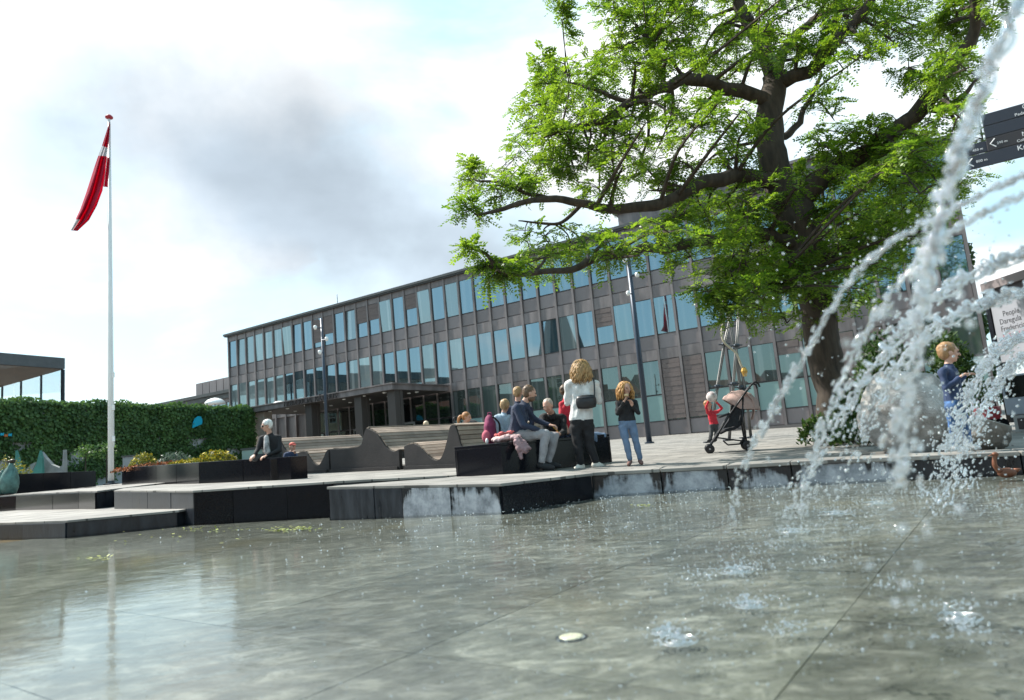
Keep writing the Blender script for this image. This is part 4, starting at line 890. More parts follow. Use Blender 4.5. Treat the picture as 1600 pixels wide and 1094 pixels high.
def rock(name, label, c, r, m, seed, sx=1.0, pts=None):
    bm = bmesh.new(); bmesh.ops.create_icosphere(bm, subdivisions=5, radius=1.0); off = Vector((seed*3.1, seed*1.7, 0))
    for v in bm.verts:
        p = v.co.copy(); k = 1 + .30*mnoise.noise(p*.95+off) + .05*abs(mnoise.noise(p*4.5+off)) + .07*mnoise.noise(p*2.7+off) + .022*mnoise.noise(p*8+off)
        for nrm, dist in (pts or []):
            nn = Vector(nrm).normalized(); dd = p.dot(nn)*k
            if dd > dist: p = p - nn*(dd-dist)*.85/k
        v.co = Vector((p.x*k*r[0], p.y*k*r[1], p.z*k*r[2]))
    me = bpy.data.meshes.new(name); bm.to_mesh(me); bm.free(); me.materials.append(m); me.polygons.foreach_set('use_smooth', [True]*len(me.polygons)); o = bpy.data.objects.new(name, me); COL.objects.link(o); o.location = c; return tag(o, label, 'rock')
M_rock = mat('granite_boulder', (.16,.15,.135), .9, var=.4, vscale=3.4, bump=1.0, bscale=34, col2=(.46,.445,.42), detail=12)
M_rock2 = mat('dark_boulder', (.07,.06,.05), .85, var=.4, vscale=3, bump=.7, bscale=25, col2=(.18,.16,.135), detail=9)
p = at(1421, 650, 8.75); rock('boulder', 'big rounded pale granite boulder behind the fountain kerb', (p.x, p.y, .40), (.515,.48,.56), M_rock, 2, pts=[((.15,0,1),.92),((-.8,-.3,.55),.90)])
p = at(1533, 690, 8.3); rock('boulder', 'smaller dark pointed stone lying right of the big boulder', (p.x, p.y, .12), (.34,.28,.26), M_rock2, 5, pts=[((.4,-.2,1),.5),((-.6,-.3,.8),.6)])
# pipe tripod
def pipe_sculpture():
    Y = 18.3; c = at(1135, 688, Y); t = thing('pipe_tripod', 'tall spindly tripod of grey pipes and joints behind the pushchair', 'sculpture', (c.x, c.y, gz(c.x, c.y)))
    Mp = mat('galvanised_pipe', (.16,.155,.15), .45, .6, var=.3); Mg = mat('brass', (.45,.27,.06), .4, .5)
    legs = [[(1150,455,0),(1131,538,-.2),(1120,604,-.5),(1107,688,-.8)], [(1156,450,.1),(1150,540,-.1),(1145,600,-.2),(1138,687,-.3)], [(1133,470,.2),(1147,545,.3),(1156,605,.5),(1163,682,.8)], [(1128,462,.4),(1140,510,.4),(1164,608,.5),(1172,680,.5)]]
    for L in legs:
        P = [at(x, y, Y+d) for x, y, d in L]; P[-1].z = gz(P[-1].x, P[-1].y)-.01; off = Vector((.05,.03,0))
        b = MB(); b.tube(P, .025, 7); b.tube([q+off for q in P], .018, 6); lg = b.build('leg', Mp, t, smooth=True)
        for q in P[1:3]:
            b = MB(); b.ell(q+off*.5, (.095,.07,.06), seg=8, rings=6); b.tube([q-Vector((.14,0,0)), q+Vector((.17,0,0))], .018, 6); b.build('joint', M_steel, lg)
        b = MB(); b.box((P[-1].x-.11,P[-1].y-.11,P[-1].z), (P[-1].x+.11,P[-1].y+.11,P[-1].z+.05)); b.build('foot', M_steel, lg)
    b = MB(); b.tube(smooth_curve([at(x, y, Y-.3) for x, y in ((1133,498),(1128,515),(1130,532),(1140,543),(1151,553),(1158,570),(1163,580))], 4), [.03]*25, 8); b.build('hose', mat('cream_hose', (.45,.40,.30), .5), t, smooth=True)
    q = at(1163, 580, Y-.3); b = MB(); b.lathe([(.05,.10),(.09,.0),(.05,-.14)], q, 8); b.build('nozzle', Mg, t)
pipe_sculpture()
# signpost with finger boards
def signpost():
    p0 = at(1533, 181, 6.9); d3 = -U; sp = Vector((p0.x, p0.y, 0))+d3*1.25
    t = thing('signpost', 'dark blue direction signpost with white lettering at the right edge', 'sign', (sp.x, sp.y, gz(sp.x, sp.y)))
    Ms = mat('sign_blue', (.022,.026,.04), .45); Mw = mat('sign_white', (.75,.76,.78), .5); Mr = mat('sign_dark', (.028,.024,.027), .45)
    MB().tube([(sp.x,sp.y,gz(sp.x,sp.y)-.05),(sp.x,sp.y,p0.z+.35)], .05, 12).build('pole', Ms, t, smooth=True)
    rz = math.atan2(d3.y, d3.x); nrm = Vector((d3.y, -d3.x, 0)); nrm = nrm if nrm.y < 0 else -nrm
    def put_text(body, s_, z, size, m, par):
        me = text_mesh(body, size, .001, m, 'lettering'); o = bpy.data.objects.new('lettering', me); COL.objects.link(o); o.parent = par
        q = Vector((p0.x,p0.y,0))+d3*s_+nrm*.022+Vector((0,0,z)); o.matrix_basis = (t.matrix_basis @ par.matrix_basis).inverted() @ Matrix.Translation(q) @ Matrix.Rotation(rz, 4, 'Z') @ Matrix.Rotation(math.pi/2, 4, 'X')
    def board_(s0, zt, h, m):
        b = MB(); q = Vector((p0.x,p0.y,0)); A = [q+d3*s0+nrm*.02, q+d3*1.4+nrm*.02, q+d3*1.4-nrm*.01, q+d3*s0-nrm*.01]; b.prism([(a.x,a.y) for a in A], zt-h, zt); return b.build('finger_board', m, t, bevel=.004)
    z = p0.z; hh = .128
    b1 = board_(0, z, hh, Ms); put_text('Gågade', .345, z-.06, .072, Mw, b1); put_text('Pedestrian street', .275, z-.115, .045, Mr if False else Mw, b1)
    b2 = board_(0, z-hh-.006, hh, Ms); put_text('Tøjhuset', .375, z-hh-.07, .072, Mw, b2); put_text('Museum', .36, z-hh-.122, .045, Mw, b2)
    b3_ = board_(.0, z-2*hh-.012, hh+.01, Mr); put_text('Maskinmesterskole', .30, z-2*hh-.085, .066, Mw, b3_); put_text('College of Marine', .25, z-2*hh-.136, .04, Mw, b3_); put_text('290 m', .085, z-2*hh-.10, .036, Mw, b3_)
    b4 = board_(-.22, z-3*hh-.028, hh+.012, Ms); put_text('Krydstov', .24, z-3*hh-.095, .075, Mw, b4); put_text('Crossing', .37, z-3*hh-.142, .04, Mw, b4); put_text('800 m', -.12, z-3*hh-.115, .04, Mw, b4)
    b5 = board_(-.22, z-2*hh-.02, .115, Ms)
    b5.location = b5.location - nrm*.035; put_text('450 m', -.13, z-2*hh-.115, .036, Mw, b5)
    for (s_, zz, par) in ((.03, z-2*hh-.078, b3_), (-.19, z-3*hh-.10, b4)):
        q = Vector((p0.x,p0.y,0))+d3*s_+nrm*.024; b = MB(); b.tube([q+d3*.045+Vector((0,0,zz+.045)), q+Vector((0,0,zz)), q+d3*.045+Vector((0,0,zz-.045))], .006, 5); b.build('arrow', Mw, par)
signpost()
# poster board and info kiosk at the right edge
def poster():
    Y = 15.0; a, b = at(1545, 445, Y), at(1640, 436, Y-1.6); d = Vector((b.x-a.x, b.y-a.y, 0)).normalized(); zt = a.z; W = 2.2
    t = thing('poster_board', 'poster board with black and red lettering under a dark bar', 'sign', (a.x, a.y, gz(a.x, a.y)))
    nr = Vector((d.y, -d.x, 0)); nr = nr if nr.y < 0 else -nr
    def slab(name, s0, s1, z0, z1, o0, o1, m, par=t):
        A = [Vector((a.x,a.y,0))+d*s+nr*o for s, o in ((s0,o1),(s1,o1),(s1,o0),(s0,o0))]; bb_ = MB(); bb_.prism([(q.x,q.y) for q in A], z0, z1); return bb_.build(name, m, par)
    slab('top_bar', -.1, W+.1, zt-.14, zt+.04, -.1, .12, M_panel); slab('gap', 0, W, zt-.36, zt-.14, -.05, .02, M_frame)
    sh = slab('sheet', .0, W, zt-1.75, zt-.36, -.04, .05, mat('poster_paper', (.27,.28,.31), .6, var=.06)); slab('side_bar', -.13, -.01, 0.0, zt-.14, -.06, .08, M_black)
    rz = math.atan2(d.y, d.x); Mb_ = mat('poster_black', (.02,.02,.025), .6); Mrd = mat('poster_red', (.36,.06,.08), .6)
    for body, s_, z, size, m in (('People', .30, zt-.78, .17, Mb_), ('Daregula', .17, zt-.94, .17, Mb_), ('Fredericia', .17, zt-1.10, .17, Mb_), ('1.-8. juli 20', .17, zt-1.27, .17, Mrd), ('', .17, zt-1.36, .06, Mb_)):
        if not body: continue
        me = text_mesh(body, size, .001, m, 'lettering'); o = bpy.data.objects.new('lettering', me); COL.objects.link(o); o.parent = sh; q = Vector((a.x,a.y,0))+d*s_+nr*.052+Vector((0,0,z))
        o.matrix_basis = (t.matrix_basis @ sh.matrix_basis).inverted() @ Matrix.Translation(q) @ Matrix.Rotation(rz, 4, 'Z') @ Matrix.Rotation(math.pi/2, 4, 'X')
    for k in range(2): slab('rule', .17, 1.6, zt-1.36-.04*k, zt-1.352-.04*k, .05, .053, Mb_, sh)
    # kiosk below it
    Y = 12.2; a = at(1561, 588, Y); b = at(1640, 583, Y-.8); d = Vector((b.x-a.x, b.y-a.y, 0)).normalized(); nr = Vector((d.y, -d.x, 0)); nr = nr if nr.y < 0 else -nr; g = gz(a.x, a.y)
    k_ = thing('info_kiosk', 'pale blue-grey kiosk with dark sloping window beneath the poster board', 'kiosk', (a.x, a.y, g))
    def slab2(name, s0, s1, z0, z1, o0, o1, m, par=k_):
        A = [Vector((a.x,a.y,0))+d*s+nr*o for s, o in ((s0,o1),(s1,o1),(s1,o0),(s0,o0))]; bb_ = MB(); bb_.prism([(q.x,q.y) for q in A], z0, z1); return bb_.build(name, m, par, bevel=.02)
    zt = a.z; Mk = mat('kiosk_paint', (.27,.31,.37), .4, var=.05)
    slab2('housing', 0, 1.5, zt-.70, zt, -.5, 0, Mk); slab2('window', .06, 1.4, zt-.40, zt-.03, .0, .012, M_glass_dark); slab2('lower_box', .08, 1.4, g-.02, zt-.70, -.45, -.03, mat('kiosk_base', (.30,.31,.31), .6)); slab2('grille', .16, 1.2, zt-.95, zt-.76, -.03, -.01, M_frame)
    c = at(1550, 655, 12.6); rb = thing('red_handcart', 'small red handcart half hidden behind the pointed stone', 'cart', (c.x, c.y, gz(c.x, c.y))); Mr2 = mat('red_paint', (.35,.03,.04), .4); g2 = gz(c.x, c.y)
    MB().box((c.x-.15,c.y-.1,g2+.22), (c.x+.13,c.y+.25,g2+.46)).build('tub', Mr2, rb, bevel=.02); MB().tube([(c.x-.13,c.y,g2+.46),(c.x-.16,c.y,g2+.60),(c.x+.1,c.y,g2+.60),(c.x+.12,c.y,g2+.46)], .014, 6).build('handle', M_black, rb)
    for s_ in (-.1, .1):
        for k in (0, .22): b = MB(); b.tube([(c.x+s_,c.y-.12+k*1.4,g2+.12),(c.x+s_,c.y-.07+k*1.4,g2+.12)], .12, 14); b.build('wheel', M_black, rb)
poster()
# tall dark tree beyond the hall's near end
def far_tree():
    p = at(1528, 600, 34); t = thing('ivy_clad_tree', 'narrow dark green tree beyond the near end of the town hall', 'tree', (p.x, p.y, .38)); zt = at(1525, 352, 34).z
    MB().tube([(p.x,p.y,.2),(p.x,p.y,zt*.8)], [.25,.06], 8).build('trunk', M_bark, t); n = 9000; h = RNG.uniform(0,1,n); r = (1.25*(1-.45*h)*(.75+.3*np.sin(h*17)))*np.sqrt(RNG.uniform(.2,1,n)); th = RNG.uniform(0,6.28,n)
    P = np.stack([p.x+r*np.cos(th), p.y+r*np.sin(th), .6+(zt-.6)*h], axis=1); o = quads_obj('crown', leaf_quads(P, rand_unit(n), rand_unit(n), RNG.uniform(.15,.3,n), RNG.uniform(.1,.2,n)), M_bush, t); o['kind'] = 'stuff'
far_tree()
# ------------------------------------------------------------------ people
def capsule(mb, p, q, r0, r1, seg=10):
    p, q = Vector(p), Vector(q); d = q-p; L = max(d.length, 1e-4); d = d/L
    pts = []; rad = []
    for k in (0.0, .25, .55, .85): a = math.pi/2*(1-k); pts.append(p-d*r0*math.sin(a)); rad.append(max(r0*math.cos(a), 1e-3))
    pts += [p, q]; rad += [r0, r1]
    for k in (.15, .45, .75, 1.0): a = math.pi/2*k; pts.append(q+d*r1*math.sin(a)); rad.append(max(r1*math.cos(a), 1e-3))
    mb.tube(pts, rad, seg)
def remesh_union(mb, voxel, smooth=2):
    me = mb.mesh('tmp', [M_white]); o = bpy.data.objects.new('tmp', me); COL.objects.link(o)
    md = o.modifiers.new('r', 'REMESH'); md.mode = 'VOXEL'; md.voxel_size = voxel; md.use_smooth_shade = True
    if smooth: sm = o.modifiers.new('s', 'SMOOTH'); sm.iterations = smooth; sm.factor = .5
    res = bpy.data.meshes.new_from_object(o.evaluated_get(bpy.context.evaluated_depsgraph_get())); bpy.data.objects.remove(o); bpy.data.meshes.remove(me); return res
def cloth(name, col, rough=.85, var=.18): return mat('cloth_'+name, col, rough, var=var, vscale=9, bump=.55, bscale=16, detail=3)
M_skin = mat('skin', (.46,.27,.20), .5, var=.08, vscale=12); M_lip = mat('lips', (.36,.14,.12), .5); M_eye = mat('eye_dark', (.02,.018,.016), .2)
def hair_mat(name, c): return mat('hair_'+name, c, .5, var=.35, vscale=30, stretch=(1,1,.25), bump=.6, bscale=60)
def person(label, J, C, s=1.0, face=(0,-1,0), hair=None, hair_col=None, voxel=.011, hands=True, slim=1.0, skirt=None, beard=None, sleeves=True, base=None, extra=None, hs=1.0):
    """J: joint -> world position; C: shirt, trousers, shoes, [sleeve] materials. One continuous body, coloured by the garment nearest each face."""
    J = {k: Vector(v) for k, v in J.items()}; pr = []
    def cap(a, b, r0, r1, m): pr.append((Vector(a), Vector(b), r0*s*slim, r1*s*slim, m))
    SH, TR, SO, SK = 1, 2, 3, 0
    F = Vector(face).normalized(); up = (J['head']-J['neck']).normalized(); up = (up*.35+Vector((0,0,1))*.65).normalized(); side = F.cross(up).normalized(); F = up.cross(side).normalized()
    sl, sr = J['shL'], J['shR']; ch = J['chest']; pe = J['pelvis']; nk = J['neck']; across = (sr-sl).normalized()
    cap(sl+across*.02*s, sr-across*.02*s, .068, .068, SH); cap(nk, J['head']-up*.03*s, .052, .05, SK)
    cap(nk-Vector((0,0,.04))*s, nk+Vector((0,0,.005)), .085, .058, SH)
    w = .085*s
    mid = ch.lerp(pe, .55)
    for sd in (-1, 1):
        o = across*(w*.72*sd)
        cap(ch+o+Vector((0,0,.05*s)), ch+o*.95-Vector((0,0,.06*s)), .105, .112, SH); cap(ch+o*.95-Vector((0,0,.05*s)), mid+o*.9, .112, .105, SH); cap(mid+o*.9, pe+o*.95+Vector((0,0,.05*s)), .105, .118, SH)
        cap(pe+o*1.0+Vector((0,0,.0)), pe+o*1.0-Vector((0,0,.035*s)), .118, .108, TR)
    for L in 'LR':
        S, E, W = J['sh'+L], J['el'+L], J['wr'+L]
        cap(S, E, .058, .046, SH); cap(E, E.lerp(W, .93), .047, .036, SH if sleeves else SK); d = (W-E).normalized(); cap(E.lerp(W, .85), W, .029, .026, SK)
        if hands:
            tgt = J.get('hand'+L); hd = ((tgt-W).normalized() if tgt is not None else d); pa = hd.orthogonal().normalized(); lat = hd.cross(Vector((0,0,1)));
            lat = lat.normalized() if lat.length > .2 else pa; nrm = lat.cross(hd).normalized()
            pc = W+hd*.075*s
            for q in (-1.5,-.5,.5,1.5):
                k0 = W+hd*.02*s+lat*q*.014*s; k1 = W+hd*.088*s+lat*q*.0215*s; cap(k0, k1, .016, .0135, SK)
                ln = {-1.5: .055, -.5: .068, .5: .072, 1.5: .062}[q]*s; b1 = (hd*.85-nrm*.5+lat*q*.04).normalized(); b2 = (hd*.35-nrm*.95).normalized()
                k2 = k1+b1*ln*.55; cap(k1, k2, .0105, .0095, SK); cap(k2, k2+b2*ln*.5, .0095, .0085, SK)
            t0 = W+hd*.03*s-lat*.026*s; t1 = t0-lat*.03*s+hd*.03*s-nrm*.012*s; cap(t0, t1, .0135, .012, SK); cap(t1, t1+hd*.03*s-nrm*.012*s, .012, .0095, SK)
        if 'hip'+L in J:
            H_, K_, A_, T_ = J['hip'+L], J['kn'+L], J['an'+L], J['toe'+L]
            cap(H_, K_, .092, .066, TR); cap(K_, K_.lerp(A_, .35), .066, .066, TR); cap(K_.lerp(A_, .35), A_+(K_-A_).normalized()*.02*s, .064, .052, TR)
            td = (T_-A_); hv = td.normalized(); heel = A_-Vector((hv.x,hv.y,0))*.035*s-Vector((0,0,.045*s)); cap(A_, heel, .042, .040, SO); cap(heel, T_.lerp(heel, .35), .041, .046, SO); cap(T_.lerp(heel, .35), T_, .046, .032, SO)
    if extra: 
        for (a, b, r0, r1, m) in extra: cap(a, b, r0, r1, m)
    mb = MB()
    for a, b, r0, r1, m in pr: capsule(mb, a, b, r0, r1)
    h = s*hs; hc = J['head']; Rm = Matrix((side, -F, up)).transposed()
    ells = [(hc+up*.022*h, (.073*h,.092*h,.088*h), SK), (hc-up*.045*h+F*.018*h, (.056*h,.066*h,.068*h), SK), (hc-up*.088*h+F*.052*h, (.028*h,.022*h,.018*h), SK)]
    for sd in (-1, 1): ells.append((hc+side*.074*h*sd-up*.012*h-F*.004*h, (.010*h,.021*h,.030*h), SK)); ells.append((hc+side*.036*h*sd-up*.028*h+F*.066*h, (.022*h,.018*h,.020*h), SK))
    ells.append((hc+F*.085*h+up*.020*h, (.055*h,.014*h,.012*h), SK))
    for c, r, m in ells: mb.ell(c, r, Rm, 14, 10)
    capsule(mb, hc+F*.088*h+up*.008*h, hc+F*.108*h-up*.030*h, .009*h, .0145*h)
    me = remesh_union(mb, voxel*max(s, .7), 2)
    # material by nearest garment
    n = len(me.polygons); cen = np.empty(n*3, dtype=np.float32); me.polygons.foreach_get('center', cen); cen = cen.reshape(-1,3); best = np.full(n, 9.); idx = np.zeros(n, dtype=np.int32)
    for a, b, r0, r1, m in pr:
        a_, b_ = np.array(a), np.array(b); ab = b_-a_; t = np.clip(((cen-a_)@ab)/max(ab@ab, 1e-9), 0, 1); dd = np.linalg.norm(cen-(a_+t[:,None]*ab), axis=1)-(r0+(r1-r0)*t)
        k = dd < best; best[k] = dd[k]; idx[k] = m
    hd_ = np.linalg.norm(cen-np.array(hc), axis=1) < .135*s*hs; idx[hd_ & ((cen-np.array(nk))@np.array(up) > .015*s)] = 0
    me.materials.clear()
    for m in (M_skin, C[0], C[1], C[2]): me.materials.append(m)
    me.polygons.foreach_set('material_index', idx); me.polygons.foreach_set('use_smooth', [True]*n)
    # soft folds in the cloth
    nv = len(me.vertices); co = np.empty(nv*3, dtype=np.float32); me.vertices.foreach_get('co', co); co = co.reshape(-1,3); vm = np.zeros(nv, dtype=np.int32)
    lv = np.empty(len(me.loops), dtype=np.int32); me.loops.foreach_get('vertex_index', lv); lt = np.empty(n, dtype=np.int32); me.polygons.foreach_get('loop_total', lt); vm[lv] = np.repeat(idx, lt)
    no = np.empty(nv*3, dtype=np.float32); me.vertices.foreach_get('normal', no); no = no.reshape(-1,3); q = co/s
    f = np.sin(q[:,2]*38+4*np.sin(q[:,0]*13+q[:,1]*9))*.5+np.sin(q[:,2]*17+q[:,0]*31-q[:,1]*22+2*np.sin(q[:,2]*11))*.6
    co = co + no*(np.where((vm == 1) | (vm == 2), f*.0065*s, 0))[:,None]; me.vertices.foreach_set('co', co.astype(np.float32).ravel()); me.update()
    low = Vector((float(pe.x), float(pe.y), float(co[:,2].min()))) if base is None else Vector(base)
    t = thing('person', label, 'person', low)
    body = bpy.data.objects.new('body', me); COL.objects.link(body); body.parent = t; body.location = -low
    # eyes, brows and mouth
    fm = MB()
    for sd in (-1, 1): fm.ell(hc+side*.031*h+F*.0845*h-up*.002*h, (.012*h,.007*h,.006*h), Rm, 8, 6, m=0); fm.ell(hc+side*.032*h+F*.092*h+up*.022*h, (.017*h,.006*h,.0035*h), Rm, 8, 5, m=2)
    fm.ell(hc+F*.087*h-up*.062*h, (.020*h,.008*h,.0055*h), Rm, 8, 5, m=1)
    HM = hair_col or M_eye
    fm.build('face_features', [M_eye, M_lip, HM], t, smooth=True)
    if hair: hair(t, hc, F, up, side, h, HM)
    if beard is not None:
        b = MB(); b.ell(hc-up*.078*h+F*.030*h, (.061*h,.066*h,.050*h), Rm, 14, 10); b.ell(hc-up*.048*h+F*.090*h, (.024*h,.010*h,.007*h), Rm, 8, 6); b.build('beard', beard, t, smooth=True)
    return t
def cap_hair(t, hc, F, up, side, s, m, back=.0, vol=1.0, low=0.0):
    """close-cropped or short hair: a lumpy shell over the skull"""
    Rm = Matrix((side, -F, up)).transposed(); b = MB()
    b.ell(hc+up*.036*s-F*.016*s, (.080*s*vol,.092*s*vol,.082*s*vol), Rm, 18, 12); b.ell(hc+up*.005*s-F*.042*s, (.077*s*vol,.062*s*vol,(.085+low)*s), Rm, 16, 10)
    me = remesh_union(b, .009, 1)
    for v in me.vertices: v.co += v.normal*(mnoise.noise(v.co*38)*.006*s + mnoise.noise(v.co*90)*.003*s)
    me.materials.clear(); me.materials.append(m); me.polygons.foreach_set('use_smooth', [True]*len(me.polygons)); o = bpy.data.objects.new('hair', me); COL.objects.link(o); o.parent = t; o.location = -t.location; return o
def long_hair(L=.30, n=170, wave=.018, spread=1.0, fringe=True, vol=1.06):
    def f(t, hc, F, up, side, s, m):
        cap_hair(t, hc, F, up, side, s, m, vol=vol, low=.02); b = MB(); rnd = random.Random(5)
        for i in range(n):
            a = rnd.uniform(-2.2, 2.2); el = rnd.uniform(.15, 1.25); d = (-F*math.cos(a)+side*math.sin(a))*math.cos(el)+up*math.sin(el); p = hc+up*.03*s-F*.012*s+Vector(d)*.086*s*vol
            out_ = (-F*math.cos(a)+side*math.sin(a)); ln = L*s*rnd.uniform(.75, 1.05); ph = rnd.uniform(0, 6.3); pts = []
            for k in range(9):
                q = k/8; fall = p - up*ln*q*1.02 + out_*s*spread*(.055*math.sin(q*2.6)) + side*math.sin(q*9+ph)*wave*s + F*math.cos(q*8+ph)*wave*s*.7
                # stay outside the head
                dv = fall-(hc+up*.01*s); rr = dv.length
                if rr < .090*s: fall = hc+up*.01*s+dv*(.090*s/max(rr, 1e-4))
                pts.append(fall)
            b.tube(pts, [.011*s,.012*s,.012*s,.0115*s,.011*s,.010*s,.008*s,.006*s,.002*s], 5)
        b.build('strands', m, t, smooth=True)
    return f
def scene_people():
    A = at
    white_top = cloth('white_knit', (.60,.60,.58)); blk = cloth('black', (.012,.012,.014)); navy = cloth('navy', (.022,.032,.062)); jeans = cloth('blue_denim', (.115,.175,.27)); greyj = cloth('grey_denim', (.27,.265,.275)); red = cloth('red', (.48,.022,.04)); dkshoe = cloth('dark_shoe', (.02,.02,.022)); whshoe = cloth('white_shoe', (.62,.59,.52)); brshoe = cloth('brown_shoe', (.16,.085,.07)); blue = cloth('blue_jersey', (.02,.036,.085)); blt = cloth('patterned_blue', (.035,.085,.19), var=.7); pale = cloth('pale_blue', (.33,.42,.50)); charc = cloth('charcoal', (.045,.05,.055)); grey = cloth('grey_top', (.20,.17,.18))
    h_blond = hair_mat('dark_blond', (.36,.22,.095)); h_ginger = hair_mat('strawberry', (.42,.22,.07)); h_white = hair_mat('white', (.62,.62,.60)); h_brown = hair_mat('brown', (.11,.065,.035)); h_grey = hair_mat('cropped_grey', (.33,.29,.25)); h_red = hair_mat('auburn', (.30,.135,.045)); h_sand = hair_mat('sand', (.30,.19,.09)); h_pale = hair_mat('pale', (.55,.42,.28))
    # standing woman, seen from behind
    Y = 10.3
    w = person('woman in white jumper and black trousers standing with her back turned',
      dict(head=A(907,574,Y+.02), neck=A(908,593,Y), chest=A(909,613,Y), pelvis=A(909,659,Y), shL=A(888,600,Y), shR=A(931,600,Y), elL=A(886,630,Y+.05), elR=A(936,627,Y+.06), wrL=A(897,622,Y+.30), wrR=A(920,615,Y+.30), handL=A(903,616,Y+.4), handR=A(914,610,Y+.4),
           hipL=A(899,668,Y), hipR=A(919,667,Y), knL=A(903,697,Y-.02), knR=A(921,695,Y), anL=A(907,725,Y), anR=A(931,722,Y), toeL=A(900,732,Y-.04), toeR=A(941,728,Y-.02)), (white_top, blk, whshoe), 1.0, face=(-.15,1,-.15), hair=long_hair(.33, 300, .028, 1.15, vol=1.02), hair_col=h_blond, slim=1.07)
    zs = min((A(907,725,Y).z, A(931,722,Y).z)); 
    # bag and strap
    bag = thing('shoulder_bag', 'black shoulder bag worn on the back of the woman in white', 'bag', A(916,640,Y-.17)); c = A(916,628,Y-.17); b = MB(); 
    b.ell(c, (.155,.065,.105), seg=20, rings=12); 
    for i, v in enumerate(b.v):
        d = Vector(v)-c; k = max(abs(d.x)/.155, abs(d.z)/.105); l = math.hypot(d.x/.155, d.z/.105); f = (l/k)**.55 if k > 1e-4 else 1; b.v[i] = tuple(c+Vector((d.x*f, d.y, d.z*f)))
    Mb_ = mat('bag_leather', (.018,.019,.022), .45, var=.3, bump=.4, bscale=30); b.build('pouch', Mb_, bag, smooth=True)
    MB().tube([c+Vector((-.13,-.055,.055)), c+Vector((0,-.066,.062)), c+Vector((.13,-.055,.055))], .006, 6).build('zip', M_steel, bag)
    MB().tube(smooth_curve([c+Vector((.13,0,.07)), A(929,612,Y-.15), A(928,596,Y-.09), A(925,590,Y-.01), A(918,598,Y+.13)], 5), .011, 6).build('strap', Mb_, bag)
    # girl facing us, eating
    Y = 9.95
    person('girl with long fair hair in black top and blue jeans eating', dict(head=A(977,607,Y), neck=A(977,622,Y+.01), chest=A(978,635,Y), pelvis=A(980,660,Y), shL=A(966,630,Y), shR=A(992,629,Y), elL=A(965,646,Y-.06), elR=A(997,645,Y-.06), wrL=A(975,628,Y-.16), wrR=A(988,634,Y-.17), handL=A(979,620,Y-.17), handR=A(986,628,Y-.18),
      hipL=A(973,667,Y), hipR=A(988,666,Y), knL=A(979,694,Y-.02), knR=A(994,692,Y-.02), anL=A(984,718,Y), anR=A(1000,717,Y), toeL=A(982,726,Y-.10), toeR=A(1003,724,Y-.10)), (blk, jeans, brshoe), .74, hs=1.2, face=(.45,-.85,-.1), hair=long_hair(.27, 170, .016, 1.0), hair_col=h_ginger, voxel=.0105)
    sn = A(979,617.5,Y-.20); tag(MB().ell(sn, (.035,.03,.022), seg=10, rings=6).build('pastry', mat('pastry', (.5,.36,.2), .8, var=.2), smooth=True), 'small pastry held up to the mouth by the fair-haired girl', 'food')
    # man in navy on the block
    person('bearded man in navy jumper and grey jeans sitting on the granite block', dict(head=A(827,614,10.25), neck=A(819,630,10.28), chest=A(812,647,10.28), pelvis=A(808,680,10.32), shL=A(806,638,10.08), shR=A(820,637,10.46), elL=A(818,664,10.0), elR=A(836,656,10.5), wrL=A(842,672,10.08), wrR=A(858,664,10.42), handL=A(849,675,10.1), handR=A(864,665,10.4),
      hipL=A(813,682,10.2), hipR=A(816,680,10.44), knL=A(853,678,10.05), knR=A(867,682,10.30), anL=A(846,722,10.02), anR=A(857,721,10.28), toeL=A(864,731,9.98), toeR=A(874,728,10.22)), (navy, greyj, dkshoe), 1.03, face=(.95,.25,-.12), hair=lambda *a: cap_hair(*a, vol=1.0), hair_col=h_brown, beard=hair_mat('beard', (.10,.055,.03)))
    # white stripes of his trainers are part of his shoes; older man opposite
    person('grey-haired older man in black jacket bending over his hands on the block', dict(head=A(856,634,10.75), neck=A(862,646,10.95), chest=A(864,661,11.05), pelvis=A(868,684,11.2), shL=A(847,652,10.95), shR=A(880,653,11.05), elL=A(850,676,10.78), elR=A(882,675,10.8), wrL=A(864,678,10.62), wrR=A(874,679,10.62), handL=A(869,676,10.56), handR=A(870,677,10.55), hipL=A(859,688,11.1), hipR=A(874,688,11.15), knL=A(848,684,10.72), knR=A(884,686,10.85), anL=A(852,722,10.78), anR=A(890,722,10.85), toeL=A(848,730,10.66), toeR=A(892,729,10.75)), (blk, navy, dkshoe), 1.0, face=(-.35,-.75,-.55), hair=lambda *a: cap_hair(*a, vol=.985), hair_col=h_grey)
    pn = A(869,672,10.56); tag(MB().tube([pn+Vector((-.05,0,.06)), pn+Vector((.03,0,-.03))], .006, 6).build('pencil', mat('pencil_yellow', (.5,.3,.05), .5)), 'thin yellow stick in the hands of the older man', 'stick')
    person('child in red T-shirt half hidden behind the standing woman', dict(head=A(883,611,11.3), neck=A(884,625,11.3), chest=A(887,642,11.3), pelvis=A(893,674,11.3), shL=A(877,632,11.28), shR=A(897,632,11.35), elL=A(877,652,11.2), elR=A(902,652,11.2), wrL=A(885,668,11.1), wrR=A(900,668,11.1), hipL=A(894,680,11.25), hipR=A(900,680,11.3), knL=A(928,682,11.15), knR=A(943,681,11.35), anL=A(930,705,11.3), anR=A(945,703,11.55), toeL=A(936,706,11.25), toeR=A(951,704,11.5)), (red, jeans, whshoe), .82, hs=1.1, face=(.7,.6,-.3), hair=lambda *a: cap_hair(*a, vol=1.03), hair_col=h_brown, sleeves=False)
